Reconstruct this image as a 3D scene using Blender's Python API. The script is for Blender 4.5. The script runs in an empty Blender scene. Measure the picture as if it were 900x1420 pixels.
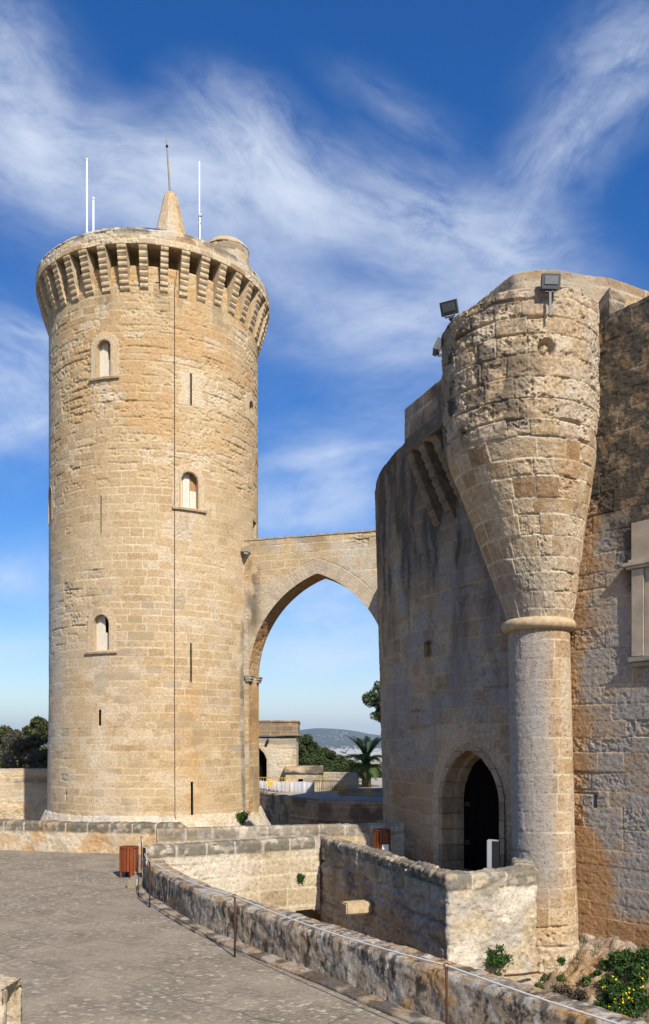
import bpy, bmesh, math, random
import numpy as np
from mathutils import Vector, Matrix

random.seed(7)
RNG = np.random.default_rng(11)
S = bpy.context.scene
COL = S.collection
R = math.radians

# ------------------------------------------------------------------ camera, light, exposure
EYE = 3.5          # height of the eye above the terrace
F = 1150.0         # focal length in pixels of the 900 px wide photograph
HOR = 1030.0       # horizon row
cam_d = bpy.data.cameras.new('camera')
cam = bpy.data.objects.new('camera', cam_d)
COL.objects.link(cam)
cam.location = (0, 0, EYE)
cam.rotation_euler = (R(90), 0, 0)
cam_d.sensor_fit = 'HORIZONTAL'
cam_d.sensor_width = 36.0
cam_d.lens = 36.0 * F / 900.0
cam_d.shift_y = (HOR - 710.0) / 900.0
cam_d.clip_start = 0.1
cam_d.clip_end = 90000
S.camera = cam

SUN_EL, SUN_AZ = 41.5, 25.0            # the sun stands behind the camera, 25 degrees to the right
sun_dir = Vector((math.sin(R(SUN_AZ)) * math.cos(R(SUN_EL)), -math.cos(R(SUN_AZ)) * math.cos(R(SUN_EL)), math.sin(R(SUN_EL))))
sl = bpy.data.lights.new('sun', 'SUN')
sl.energy = 5.0
sl.angle = R(0.5)
sl.color = (1.0, 0.93, 0.82)
so = bpy.data.objects.new('sun', sl)
COL.objects.link(so)
so.rotation_euler = sun_dir.to_track_quat('Z', 'Y').to_euler()
so.location = (20, -40, 60)

S.view_settings.view_transform = 'Standard'
S.view_settings.look = 'None'
S.view_settings.exposure = 0.38
S.view_settings.gamma = 1.0
S.view_settings.use_curve_mapping = False

SKY_STRENGTH = 0.12
W = bpy.data.worlds.new('World')
S.world = W
W.use_nodes = True


class NT:
    """small helper for writing node trees"""
    def __init__(self, nt):
        self.nt = nt
        nt.nodes.clear()

    def n(self, kind, **kw):
        nd = self.nt.nodes.new(kind)
        ins = kw.pop('ins', {})
        for k, v in kw.items():
            setattr(nd, k, v)
        for k, v in ins.items():
            if hasattr(v, 'is_output') or isinstance(v, bpy.types.NodeSocket):
                self.nt.links.new(v, nd.inputs[k])
            else:
                nd.inputs[k].default_value = v
        return nd

    def math(self, op, a, b=0.0, clamp=False):
        nd = self.n('ShaderNodeMath', operation=op, use_clamp=clamp)
        for i, v in enumerate((a, b)):
            if isinstance(v, bpy.types.NodeSocket):
                self.nt.links.new(v, nd.inputs[i])
            else:
                nd.inputs[i].default_value = v
        return nd.outputs[0]

    def mix(self, fac, a, b, blend='MIX'):
        nd = self.n('ShaderNodeMix', data_type='RGBA', blend_type=blend)
        nd.clamp_factor = True
        for i, v in ((0, fac), (6, a), (7, b)):
            if isinstance(v, bpy.types.NodeSocket):
                self.nt.links.new(v, nd.inputs[i])
            else:
                nd.inputs[i].default_value = (tuple(v) + (1.0,))[:4] if isinstance(v, (tuple, list)) else v
        return nd.outputs[2]

    def ramp(self, fac, stops, interp='LINEAR'):
        nd = self.n('ShaderNodeValToRGB', ins={'Fac': fac})
        cr = nd.color_ramp
        cr.interpolation = interp
        while len(cr.elements) < len(stops):
            cr.elements.new(0.5)
        for e, (p, c) in zip(cr.elements, stops):
            e.position = p
            e.color = (tuple(c) + (1.0,))[:4] if isinstance(c, (tuple, list)) else (c, c, c, 1)
        return nd.outputs[0]

    def noise(self, vec, scale, detail=4, rough=0.55, dist=0.0):
        return self.n('ShaderNodeTexNoise', ins={'Vector': vec, 'Scale': scale, 'Detail': detail, 'Roughness': rough, 'Distortion': dist}).outputs[0]


def build_world():
    t = NT(W.node_tree)
    out = t.n('ShaderNodeOutputWorld')
    sky = t.n('ShaderNodeTexSky', sky_type='NISHITA', sun_disc=False, sun_elevation=R(SUN_EL), sun_rotation=R(180 - SUN_AZ),
              altitude=100.0, air_density=1.0, dust_density=0.9, ozone_density=3.5)
    co = t.n('ShaderNodeTexCoord').outputs['Generated']
    sp = t.n('ShaderNodeSeparateXYZ', ins={0: co})
    ay = t.math('MAXIMUM', t.math('ABSOLUTE', sp.outputs[1]), 0.08)
    u = t.math('DIVIDE', sp.outputs[0], ay)
    w = t.math('DIVIDE', sp.outputs[2], ay)
    vec = t.n('ShaderNodeCombineXYZ', ins={0: u, 1: w}).outputs[0]
    # wisps: soft oval banks, torn up by streaky noise
    warp = t.n('ShaderNodeTexNoise', ins={'Vector': vec, 'Scale': 3.2, 'Detail': 3.0})
    wv = t.n('ShaderNodeVectorMath', operation='SUBTRACT', ins={0: warp.outputs[1], 1: (0.5, 0.5, 0.5)}).outputs[0]
    wv = t.n('ShaderNodeVectorMath', operation='SCALE', ins={0: wv, 'Scale': 0.10}).outputs[0]
    vw = t.n('ShaderNodeVectorMath', operation='ADD', ins={0: vec, 1: wv}).outputs[0]
    banks = [  # px, py, half length, half width, tilt (degrees, + rises to the right), weight, softness
        (-20, 60, 260, 150, -40, 0.75, 0.3), (60, 190, 330, 150, -28, 0.85, 0.36), (230, 250, 360, 140, -16, 0.8, 0.36), (350, 230, 230, 130, -50, 0.85, 0.25), (420, 300, 260, 80, -14, 0.6, 0.3),
        (590, 310, 340, 130, -20, 0.72, 0.2), (700, 350, 200, 110, 10, 0.55, 0.2), (790, 190, 360, 110, 50, 0.5, 0.2), (880, 60, 270, 150, 42, 0.42, 0.2),
        (560, 440, 300, 80, 8, 0.55, 0.2), (10, 540, 220, 160, -35, 0.62, 0.36), (455, 680, 300, 140, 10, 0.5, 0.3), (20, 790, 200, 60, 5, 0.42, 0.3),
        (430, 400, 200, 60, -30, 0.3, 0.2), (640, 560, 420, 230, 10, 0.22, 0.3), (450, 860, 700, 200, 0, 0.42, 0.3), (450, 1010, 1100, 120, 0, 0.9, 1.0), (250, 330, 460, 190, -15, 0.35, 0.55), (600, 420, 460, 200, -8, 0.25, 0.3),
        (455, 640, 170, 22, 12, 0.6, 0.2), (430, 715, 220, 34, 4, 0.5, 0.25), (40, 600, 160, 40, 20, 0.5, 0.25), (30, 470, 120, 40, -20, 0.5, 0.2), (620, 480, 200, 34, 12, 0.5, 0.2), (440, 905, 260, 40, 3, 0.6, 0.3), (470, 800, 200, 60, 12, 0.4, 0.3), (10, 900, 160, 60, 8, 0.5, 0.3), (560, 160, 200, 70, -30, 0.2, 0.2),
    ]
    tot = None
    for k, (px, py, a, b, rot, wt, soft) in enumerate(banks):
        mp = t.n('ShaderNodeMapping', vector_type='TEXTURE', ins={'Vector': vw, 'Location': ((px - 450) / F, (HOR - py) / F, 0), 'Rotation': (0, 0, R(rot)), 'Scale': (a / F, b / F, 1)}).outputs[0]
        g = t.n('ShaderNodeTexGradient', gradient_type='QUADRATIC_SPHERE', ins={0: mp}).outputs[1]
        loc = t.n('ShaderNodeMapping', ins={'Vector': mp, 'Location': (k * 7.3, k * 3.1, 0), 'Rotation': (0, 0, R((17, -14, 9)[k % 3])), 'Scale': (a / 170, b / 170 * 2.2, 1)}).outputs[0]
        nz = t.noise(loc, 1.6, 10, 0.63, 0.3)
        nz = t.math('MULTIPLY', t.math('SUBTRACT', nz, 0.34), 2.6, clamp=True)
        g = t.math('MULTIPLY', g, t.math('MULTIPLY', t.math('ADD', t.math('MULTIPLY', nz, 1.25 - soft), soft * 0.62), wt * 1.2))
        tot = g if tot is None else t.math('ADD', tot, g)
    fib = t.n('ShaderNodeMapping', ins={'Vector': vw, 'Rotation': (0, 0, R(30)), 'Scale': (8, 20, 1)}).outputs[0]
    n2 = t.noise(fib, 1.0, 6, 0.7, 0.5)
    den = t.math('MULTIPLY', tot, t.math('ADD', 0.7, t.math('MULTIPLY', n2, 0.6)))
    den = t.math('SUBTRACT', 1.0, t.math('POWER', 2.718, t.math('MULTIPLY', den, -1.35)))
    # small fair-weather clouds low over the plain
    low = None
    for px, py, a, b, wt in ((402, 979, 34, 11, 1.6), (470, 984, 60, 10, 1.0), (12, 985, 70, 20, 1.1), (40, 968, 60, 8, 0.4), (620, 975, 120, 12, 0.5)):
        mp = t.n('ShaderNodeMapping', vector_type='TEXTURE', ins={'Vector': vec, 'Location': ((px - 450) / F, (HOR - py) / F, 0), 'Scale': (a / F, b / F, 1)})
        g = t.n('ShaderNodeTexGradient', gradient_type='SPHERICAL', ins={0: mp.outputs[0]}).outputs[1]
        g = t.math('MULTIPLY', g, wt)
        low = g if low is None else t.math('ADD', low, g)
    pn = t.noise(vec, 45, 5, 0.6)
    low = t.math('MULTIPLY', low, t.math('MULTIPLY', t.math('SUBTRACT', pn, 0.3), 2.2, clamp=True), clamp=True)
    den = t.math('MAXIMUM', den, t.math('MULTIPLY', low, 0.8))
    den = t.math('MINIMUM', den, 0.8)
    skc = t.n('ShaderNodeHueSaturation', ins={'Hue': 0.511, 'Saturation': 1.36, 'Value': 1.0, 'Color': sky.outputs[0]}).outputs[0]
    col = t.mix(den, skc, (5.2, 5.75, 6.6))
    bg = t.n('ShaderNodeBackground', ins={'Color': col, 'Strength': SKY_STRENGTH})
    W.node_tree.links.new(bg.outputs[0], out.inputs[0])


build_world()

# ------------------------------------------------------------------ noise on arrays


def h2(ix, iy, s=0):
    a = (np.asarray(ix).astype(np.int64) & 0xFFFFFFFF).astype(np.uint64)
    b = (np.asarray(iy).astype(np.int64) & 0xFFFFFFFF).astype(np.uint64)
    M = np.uint64(0xFFFFFFFF)
    h = (a * np.uint64(374761393) + b * np.uint64(668265263) + np.uint64((int(s) * 2654435761 + 97) & 0xFFFFFFFF)) & M
    h = ((h ^ (h >> np.uint64(13))) * np.uint64(1274126177)) & M
    h = ((h ^ (h >> np.uint64(15))) * np.uint64(2246822519)) & M
    h = h ^ (h >> np.uint64(16))
    return (h & np.uint64(0xFFFFFF)).astype(np.float64) / 16777215.0


def vn(x, y, s=0):
    ix = np.floor(x); iy = np.floor(y)
    fx = x - ix; fy = y - iy
    fx = fx * fx * (3 - 2 * fx); fy = fy * fy * (3 - 2 * fy)
    a = h2(ix, iy, s); b = h2(ix + 1, iy, s); c = h2(ix, iy + 1, s); d = h2(ix + 1, iy + 1, s)
    return a + (b - a) * fx + (c - a) * fy + (a - b - c + d) * fx * fy


def fbm(x, y, s=0, o=4, g=0.5):
    t = 0; amp = 1; n = 0
    for i in range(o):
        t = t + amp * vn(x * 2 ** i + 13.7 * i, y * 2 ** i - 7.1 * i, s + i)
        n += amp; amp *= g
    return t / n


def worley(x, y, s=0):
    ix = np.floor(x); iy = np.floor(y)
    f1 = np.full(x.shape, 9.0); f2 = f1.copy(); cid = np.zeros(x.shape)
    for dx in (-1, 0, 1):
        for dy in (-1, 0, 1):
            cx = ix + dx; cy = iy + dy
            px = cx + 0.12 + 0.76 * h2(cx, cy, s); py = cy + 0.12 + 0.76 * h2(cx, cy, s + 51)
            d = np.hypot(px - x, py - y)
            k = h2(cx, cy, s + 77)
            near = d < f1
            f2 = np.where(near, f1, np.minimum(f2, d))
            cid = np.where(near, k, cid)
            f1 = np.where(near, d, f1)
    return f1, f2, cid


def sstep(a, b, x):
    t = np.clip((x - a) / (b - a), 0, 1)
    return t * t * (3 - 2 * t)


def courses(u, v, seed, row, bw, jit=0.3):
    """irregular coursed masonry: distance to the nearest bed joint, to the nearest upright joint, and a random number per block"""
    v0, v1 = v.min() - row, v.max() + row
    nr = int((v1 - v0) / row) + 3
    rg = np.random.default_rng(seed)
    hs = row * (1 + jit * 0.6 * (rg.random(nr) * 2 - 1))
    ve = v0 + np.concatenate([[0], np.cumsum(hs)]) - row
    r = np.clip(np.searchsorted(ve, v) - 1, 0, len(ve) - 2)
    dv = np.minimum(v - ve[r], ve[r + 1] - v)
    u0, u1 = u.min() - 2 * bw, u.max() + 2 * bw
    L = u1 - u0 + 4 * bw
    nb = int(L / bw * 1.6) + 6
    wd = bw * (1 + jit * (rg.random((len(ve), nb)) * 2 - 1))
    ed = u0 - bw * rg.random((len(ve), 1)) + np.cumsum(wd, axis=1)
    BIG = 1e5
    flat = (ed + BIG * np.arange(len(ve))[:, None]).ravel()
    q = u + BIG * r
    k = np.clip(np.searchsorted(flat, q.ravel()).reshape(u.shape), 1, len(flat) - 1)
    du = np.minimum(np.abs(q - flat[k - 1]), np.abs(flat[k] - q))
    return dv, du, h2(k, r, seed + 3), h2(k, r, seed + 9)


def ashlar(u, v, seed=1, row=0.38, bw=0.72, jw=0.014, jd=0.018, rough=0.007, er=0.3, wob=0.02, pits=1.0, face=0.012, tvar=0.45):
    """dressed stone blocks with worn faces, open joints and eroded patches"""
    uu = u + wob * (fbm(u * 2.1, v * 2.1, seed + 20, 3) - 0.5) * 2
    vv = v + wob * 0.8 * (fbm(u * 1.7, v * 1.7, seed + 30, 3) - 0.5) * 2
    dv, du, k1, k2 = courses(uu, vv, seed, row, bw)
    patch = fbm(u * 0.33, v * 0.33, seed + 40, 4)
    fine = fbm(u * 10, v * 12, seed + 50, 4, 0.68)
    mid = fbm(u * 2.6, v * 3.4, seed + 60, 3)
    er = np.asarray(er)
    e = np.clip((patch - 0.5) * 2.2 + (k1 - 0.55) * 1.1 + er - 0.25, 0, 1)
    jwv = jw * (0.6 + 1.1 * mid)
    jb = 1 - sstep(jwv * 0.6, jwv * 1.9, dv)
    ju = 1 - sstep(jwv * 0.5, jwv * 1.6, du)
    j = np.maximum(jb, ju * (0.5 + 0.5 * (k2 > 0.25)))
    d = (k2 - 0.5) * face - j * jd * (0.25 + 1.1 * e)
    d -= e * (0.010 + 0.05 * np.clip(mid - 0.35, 0, 1))
    d += (fine - 0.5) * rough * (1.5 + 4.5 * e)
    # undercut bed joints and pits where the stone has weathered away
    slot = sstep(0.6, 0.75, vn(u * 1.3, v * 5, seed + 70)) * (1 - sstep(0.02, 0.05, dv)) * np.clip(e * 1.6, 0, 1)
    pit = sstep(0.60, 0.655, fbm(u * 7.5, v * 10.0, seed + 80, 4, 0.62)) * np.clip(e * 1.5 - 0.15, 0, 1)
    d -= pits * (0.055 * slot + 0.05 * pit)
    tone = np.clip(0.52 + (k1 - 0.5) * tvar + (patch - 0.5) * 0.6 + (fine - 0.5) * 0.45, 0, 1)
    return dict(d=d, tone=tone, mortar=j * np.clip(1.1 - 1.3 * e, 0.12, 1) * (0.55 + 0.6 * mid), e=e, patch=patch, fine=fine, mid=mid, k1=k1, k2=k2)


def rubble(u, v, seed=1, su=0.32, sv=0.2, depth=0.035, rough=0.02):
    """uneven rubble stones bedded in mortar"""
    uu = u + 0.16 * su * 3 * (fbm(u * 3.5, v * 3.5, seed + 1, 4) - 0.5); vv = v + 0.16 * sv * 3 * (fbm(u * 3.5, v * 3.5, seed + 2, 4) - 0.5)
    f1, f2, k = worley(uu / su, vv / sv, seed)
    g = sstep(0.02, 0.16, f2 - f1)
    fine = fbm(u * 12, v * 12, seed + 5, 4, 0.68)
    mid = fbm(u * 1.4, v * 1.4, seed + 6, 4)
    patch = fbm(u * 0.5, v * 0.5, seed + 7, 3)
    med = fbm(u * 5, v * 5, seed + 8, 4, 0.6)
    stone = g * depth * (0.15 + 0.95 * k)
    fill = depth * (0.2 + 1.1 * sstep(0.36, 0.66, fbm(u * 2.2, v * 2.2, seed + 9, 4)))     # lime mortar smeared over the joints
    bare = sstep(-0.012, 0.012, stone - fill)
    d = np.maximum(stone, fill) - depth * 0.7 + (fine - 0.5) * rough * 2.6 + (med - 0.5) * 0.045 + (mid - 0.5) * 0.04
    tone = np.clip(0.42 + (0.5 * (k - 0.5)) * bare + (fine - 0.5) * 0.8 + (med - 0.5) * 0.7, 0, 1)
    return dict(d=d, tone=tone, mortar=(1 - bare) * 0.45, e=1 - g, patch=patch, fine=fine, mid=mid, k1=k, k2=k)


# ------------------------------------------------------------------ objects, labels, meshes


def tag(o, label=None, cat=None, group=None, kind=None):
    if label: o['label'] = label
    if cat: o['category'] = cat
    if group: o['group'] = group
    if kind: o['kind'] = kind
    return o


def empty(name, loc, label=None, cat=None, group=None):
    o = bpy.data.objects.new(name, None)
    COL.objects.link(o)
    o.location = loc
    o.empty_display_size = 0.2
    return tag(o, label, cat, group)


def link(name, me, mat=None, parent=None, loc=None, rot=None):
    o = bpy.data.objects.new(name, me)
    COL.objects.link(o)
    if mat is not None and not me.materials:
        me.materials.append(mat)
    if loc is not None: o.location = loc
    if rot is not None: o.rotation_euler = rot
    if parent is not None:
        o.parent = parent
        if loc is None:                 # mesh written in world coordinates
            o.location = -chain_loc(parent)
    return o


def chain_loc(p):
    v = Vector((0, 0, 0))
    while p is not None:
        v = v + Vector(p.location)
        p = p.parent
    return v


def copy_tree(o, parent=None):
    c = o.copy()
    COL.objects.link(c)
    if parent is not None: c.parent = parent
    for ch in list(o.children):
        copy_tree(ch, c)
    return c


def np_mesh(name, verts, faces, smooth=True, attrs=None, tris=None):
    me = bpy.data.meshes.new(name)
    verts = np.asarray(verts, dtype=np.float32)
    nf = len(faces)
    nt = 0 if tris is None else len(tris)
    me.vertices.add(len(verts))
    me.vertices.foreach_set('co', verts.ravel())
    idx = np.asarray(faces, dtype=np.int32).ravel()
    starts = np.arange(nf, dtype=np.int32) * 4
    if nt:
        idx = np.concatenate([idx, np.asarray(tris, dtype=np.int32).ravel()])
        starts = np.concatenate([starts, nf * 4 + np.arange(nt, dtype=np.int32) * 3])
    me.loops.add(len(idx))
    me.loops.foreach_set('vertex_index', idx)
    me.polygons.add(nf + nt)
    me.polygons.foreach_set('loop_start', starts)
    me.polygons.foreach_set('use_smooth', np.full(nf + nt, smooth))
    me.update(calc_edges=True)
    me.validate()
    for k, a in (attrs or {}).items():
        at = me.attributes.new(k, 'FLOAT_COLOR', 'POINT')
        at.data.foreach_set('color', np.asarray(a, dtype=np.float32).ravel())
    return me


def grid_mesh(name, P, st, keep=None, cap=False):
    """a displaced sheet of masonry: P is (m, n, 3), st the result of a style; outward is dP/dm x dP/dn"""
    m, n, _ = P.shape
    gu = np.gradient(P, axis=0); gv = np.gradient(P, axis=1)
    N = np.cross(gu, gv)
    N /= np.maximum(np.linalg.norm(N, axis=2, keepdims=True), 1e-9)
    d = np.broadcast_to(st['d'], (m, n))
    P = P + N * d[..., None]
    I = np.arange(m * n).reshape(m, n)
    f = np.stack([I[:-1, :-1], I[1:, :-1], I[1:, 1:], I[:-1, 1:]], axis=-1)
    f = f[keep] if keep is not None else f.reshape(-1, 4)
    z = np.zeros((m, n))
    g = lambda k: np.clip(np.broadcast_to(st.get(k, z), (m, n)), 0, 1)
    A = np.stack([g('tone'), g('mortar'), g('grey'), np.ones((m, n))], axis=-1).reshape(-1, 4)
    B = np.stack([g('dark'), g('orange'), g('pale'), np.ones((m, n))], axis=-1).reshape(-1, 4)
    V = P.reshape(-1, 3)
    tris = None
    if cap:
        tl = []
        for row, flip in ((0, True), (m - 1, False)):
            ring = I[row]
            c = len(V)
            V = np.vstack([V, P[row].mean(axis=0)[None]])
            A = np.vstack([A, A[ring].mean(axis=0)[None]]); B = np.vstack([B, B[ring].mean(axis=0)[None]])
            for a, b in zip(ring, np.roll(ring, -1)):
                tl.append((c, b, a) if flip else (c, a, b))
        tris = np.array(tl)
    return np_mesh(name, V, f, True, {'mA': A, 'mB': B}, tris)


def resample(pts, step):
    pts = np.asarray(pts, dtype=float)
    seg = np.hypot(*np.diff(pts, axis=0).T)
    s = np.concatenate([[0], np.cumsum(seg)])
    n = max(2, int(round(s[-1] / step)) + 1)
    q = np.linspace(0, s[-1], n)
    q = np.unique(np.concatenate([q, s]))
    q = q[np.concatenate([[True], np.diff(q) > step * 0.15])]
    return np.stack([np.interp(q, s, pts[:, 0]), np.interp(q, s, pts[:, 1])], axis=1), q


def smooth_path(pts, step=0.1):
    """Catmull-Rom through plan points"""
    pts = np.asarray(pts, dtype=float)
    p = np.vstack([2 * pts[0] - pts[1], pts, 2 * pts[-1] - pts[-2]])
    out = []
    for i in range(1, len(p) - 2):
        L = np.hypot(*(p[i + 1] - p[i]))
        for t in np.linspace(0, 1, max(2, int(L / step)), endpoint=False):
            a, b, c, d = p[i - 1], p[i], p[i + 1], p[i + 2]
            out.append(0.5 * (2 * b + (c - a) * t + (2 * a - 5 * b + 4 * c - d) * t * t + (3 * b - a - 3 * c + d) * t ** 3))
    out.append(pts[-1])
    return np.array(out)


def sweep(name, path, prof, ru, rs, style, mat, parent=None, cap=True, zvar=None):
    """a wall along a plan path (its first face on the right of the travel direction); prof is (offset to the right, z)"""
    path, u = resample(path, ru)
    prof, s = resample(prof, rs)
    t = np.gradient(path, u, axis=0)
    t /= np.linalg.norm(t, axis=1, keepdims=True)
    nr = np.stack([t[:, 1], -t[:, 0]], axis=1)
    m, n = len(u), len(s)
    P = np.zeros((m, n, 3))
    P[:, :, :2] = path[:, None, :] + nr[:, None, :] * prof[None, :, :1]
    P[:, :, 2] = prof[None, :, 1]
    if zvar is not None:
        P[:, :, 2] = zvar(u[:, None], P[:, :, 2])
    U = np.broadcast_to(u[:, None], (m, n)).copy()
    V = np.broadcast_to((prof[0, 1] + s)[None], (m, n)).copy()
    st = style(U, V, P)
    return link(name, grid_mesh(name, P, st, None, cap), mat, parent)


def bm_obj(name, bm, mat, parent=None, smooth=False, bevel=0.0, loc=None, rot=None):
    if bevel:
        bmesh.ops.bevel(bm, geom=list(bm.edges), offset=bevel, segments=2, affect='EDGES', clamp_overlap=True)
    bmesh.ops.recalc_face_normals(bm, faces=bm.faces)
    me = bpy.data.meshes.new(name)
    bm.to_mesh(me)
    bm.free()
    if smooth:
        me.polygons.foreach_set('use_smooth', [True] * len(me.polygons))
    return link(name, me, mat, parent, loc, rot)


def add_box(bm, c, size, rot=None):
    M = Matrix.Translation(Vector(c)) @ (rot.to_4x4() if rot is not None else Matrix.Identity(4)) @ Matrix.Diagonal((size[0], size[1], size[2], 1))
    bmesh.ops.create_cube(bm, size=1.0, matrix=M)


def add_tube(bm, pts, r, seg=8):
    pts = [Vector(p) for p in pts]
    rings = []
    for i, p in enumerate(pts):
        d = (pts[min(i + 1, len(pts) - 1)] - pts[max(i - 1, 0)]).normalized()
        a = d.orthogonal().normalized() if i == 0 else (rings_a - d * rings_a.dot(d)).normalized()
        rings_a = a
        b = d.cross(a)
        rr = r[i] if isinstance(r, (list, tuple)) else r
        rings.append([bm.verts.new(p + (a * math.cos(2 * math.pi * k / seg) + b * math.sin(2 * math.pi * k / seg)) * rr) for k in range(seg)])
    for A, B in zip(rings, rings[1:]):
        for k in range(seg):
            bm.faces.new((A[k], A[(k + 1) % seg], B[(k + 1) % seg], B[k]))
    bm.faces.new(rings[0][::-1]); bm.faces.new(rings[-1])


def add_lathe(bm, c, prof, seg=24):
    rings = [[bm.verts.new((c[0] + r * math.cos(2 * math.pi * k / seg), c[1] + r * math.sin(2 * math.pi * k / seg), c[2] + z)) for k in range(seg)] for r, z in prof]
    for A, B in zip(rings, rings[1:]):
        for k in range(seg):
            bm.faces.new((A[k], A[(k + 1) % seg], B[(k + 1) % seg], B[k]))
    bm.faces.new(rings[0][::-1]); bm.faces.new(rings[-1])


def add_prism(bm, poly, z0, z1):
    lo = [bm.verts.new((x, y, z0)) for x, y in poly]
    hi = [bm.verts.new((x, y, z1)) for x, y in poly]
    n = len(poly)
    for i in range(n):
        bm.faces.new((lo[i], lo[(i + 1) % n], hi[(i + 1) % n], hi[i]))
    bm.faces.new(hi); bm.faces.new(lo[::-1])


def at(px, py, d):
    """the point at depth d on the sight line through a pixel of the photograph"""
    return Vector(((px - 450) / F * d, d, EYE + (HOR - py) / F * d))


# ------------------------------------------------------------------ materials


def new_mat(name):
    m = bpy.data.materials.new(name)
    m.use_nodes = True
    return m, NT(m.node_tree)


def finish(t, color, rough=0.9, normal=None, spec=0.2, metallic=0.0, **kw):
    b = t.n('ShaderNodeBsdfPrincipled')
    for k, v in (('Base Color', color), ('Roughness', rough), ('Specular IOR Level', spec), ('Metallic', metallic), *kw.items()):
        if isinstance(v, bpy.types.NodeSocket):
            t.nt.links.new(v, b.inputs[k])
        else:
            b.inputs[k].default_value = (tuple(v) + (1.0,))[:4] if isinstance(v, (tuple, list)) else v
    if normal is not None:
        t.nt.links.new(normal, b.inputs['Normal'])
    o = t.n('ShaderNodeOutputMaterial')
    t.nt.links.new(b.outputs[0], o.inputs[0])
    return b


def masonry_mat(name, ramp, mortar, grey, dark, orange, pale, scale=1.0):
    m, t = new_mat(name)
    co = t.n('ShaderNodeTexCoord').outputs['Object']
    A = t.n('ShaderNodeSeparateColor', ins={0: t.n('ShaderNodeAttribute', attribute_name='mA').outputs['Color']})
    B = t.n('ShaderNodeSeparateColor', ins={0: t.n('ShaderNodeAttribute', attribute_name='mB').outputs['Color']})
    big = t.noise(co, 0.25 * scale, 4, 0.6)
    fine = t.noise(co, 11.0 * scale, 7, 0.7)
    vfine = t.noise(co, 38.0 * scale, 4, 0.7)
    tone = t.math('ADD', A.outputs[0], t.math('MULTIPLY', t.math('SUBTRACT', big, 0.5), 0.5))
    tone = t.math('ADD', tone, t.math('MULTIPLY', t.math('SUBTRACT', fine, 0.5), 0.45), clamp=True)
    c = t.ramp(tone, [(i / (len(ramp) - 1), k) for i, k in enumerate(ramp)])
    c = t.mix(A.outputs[1], c, mortar)

    def patchy(mask, k=1.4):
        q = t.math('ADD', mask, t.math('MULTIPLY', t.math('SUBTRACT', fine, 0.5), t.math('MULTIPLY', t.math('MULTIPLY', mask, t.math('SUBTRACT', 1.0, mask)), 4.0 * k)), clamp=True)
        return q
    c = t.mix(patchy(A.outputs[2]), c, grey)
    c = t.mix(patchy(B.outputs[1]), c, orange)
    c = t.mix(patchy(B.outputs[2]), c, pale)
    c = t.mix(patchy(B.outputs[0]), c, dark)
    k = t.ramp(fine, [(0.22, 0.64), (0.5, 1.0), (0.78, 1.27)])
    c = t.mix(1.0, c, k, 'MULTIPLY')
    pit = t.ramp(t.noise(co, 21.0 * scale, 3, 0.55), [(0.30, 0.0), (0.40, 1.0)])
    c = t.mix(1.0, c, t.ramp(pit, [(0.0, 0.66), (1.0, 1.0)]), 'MULTIPLY')
    k2 = t.ramp(vfine, [(0.25, 0.75), (0.5, 1.0), (0.8, 1.15)])
    c = t.mix(0.8, c, k2, 'MULTIPLY')
    hgt = t.math('ADD', t.math('MULTIPLY', fine, 0.65), t.math('ADD', t.math('MULTIPLY', vfine, 0.4), t.math('MULTIPLY', pit, 0.28)))
    bump = t.n('ShaderNodeBump', ins={'Strength': 0.9, 'Distance': 0.04, 'Height': hgt}).outputs[0]
    finish(t, c, 0.93, bump, 0.12)
    return m


OCHRE = [(0.30, 0.195, 0.10), (0.44, 0.312, 0.172), (0.495, 0.367, 0.213), (0.535, 0.425, 0.272)]
M_TOWER = masonry_mat('tower_stone', OCHRE, (0.60, 0.50, 0.345), (0.47, 0.43, 0.365), (0.10, 0.085, 0.06), (0.46, 0.26, 0.10), (0.58, 0.48, 0.35))
M_CASTLE = masonry_mat('castle_stone', [(0.23, 0.14, 0.072), (0.35, 0.23, 0.125), (0.44, 0.315, 0.185), (0.51, 0.395, 0.26)], (0.58, 0.50, 0.37), (0.315, 0.285, 0.252), (0.075, 0.066, 0.054), (0.38, 0.20, 0.085), (0.54, 0.45, 0.33))
M_PARAPET = masonry_mat('lichen_stone', [(0.16, 0.105, 0.062), (0.28, 0.19, 0.115), (0.36, 0.265, 0.17), (0.44, 0.35, 0.24)], (0.36, 0.30, 0.22), (0.36, 0.335, 0.295), (0.03, 0.027, 0.023), (0.46, 0.23, 0.045), (0.5, 0.44, 0.35))
M_LIGHT = masonry_mat('pale_stone', [(0.32, 0.235, 0.14), (0.42, 0.33, 0.21), (0.5, 0.41, 0.28), (0.56, 0.48, 0.35)], (0.57, 0.48, 0.34), (0.4, 0.37, 0.33), (0.095, 0.085, 0.065), (0.45, 0.27, 0.12), (0.6, 0.53, 0.42))


def plain_mat(name, col, rough=0.6, metallic=0.0, var=0.25, scale=20.0, bump=0.15, stretch=None, spec=0.3):
    m, t = new_mat(name)
    co = t.n('ShaderNodeTexCoord').outputs['Object']
    if stretch:
        co = t.n('ShaderNodeMapping', ins={'Vector': co, 'Scale': stretch}).outputs[0]
    n = t.noise(co, scale, 5, 0.6)
    k = t.ramp(n, [(0.25, 1 - var), (0.75, 1 + var)])
    c = t.mix(1.0, tuple(col), k, 'MULTIPLY')
    b = t.n('ShaderNodeBump', ins={'Strength': bump, 'Distance': 0.01, 'Height': n}).outputs[0]
    finish(t, c, rough, b, spec, metallic)
    return m


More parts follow.
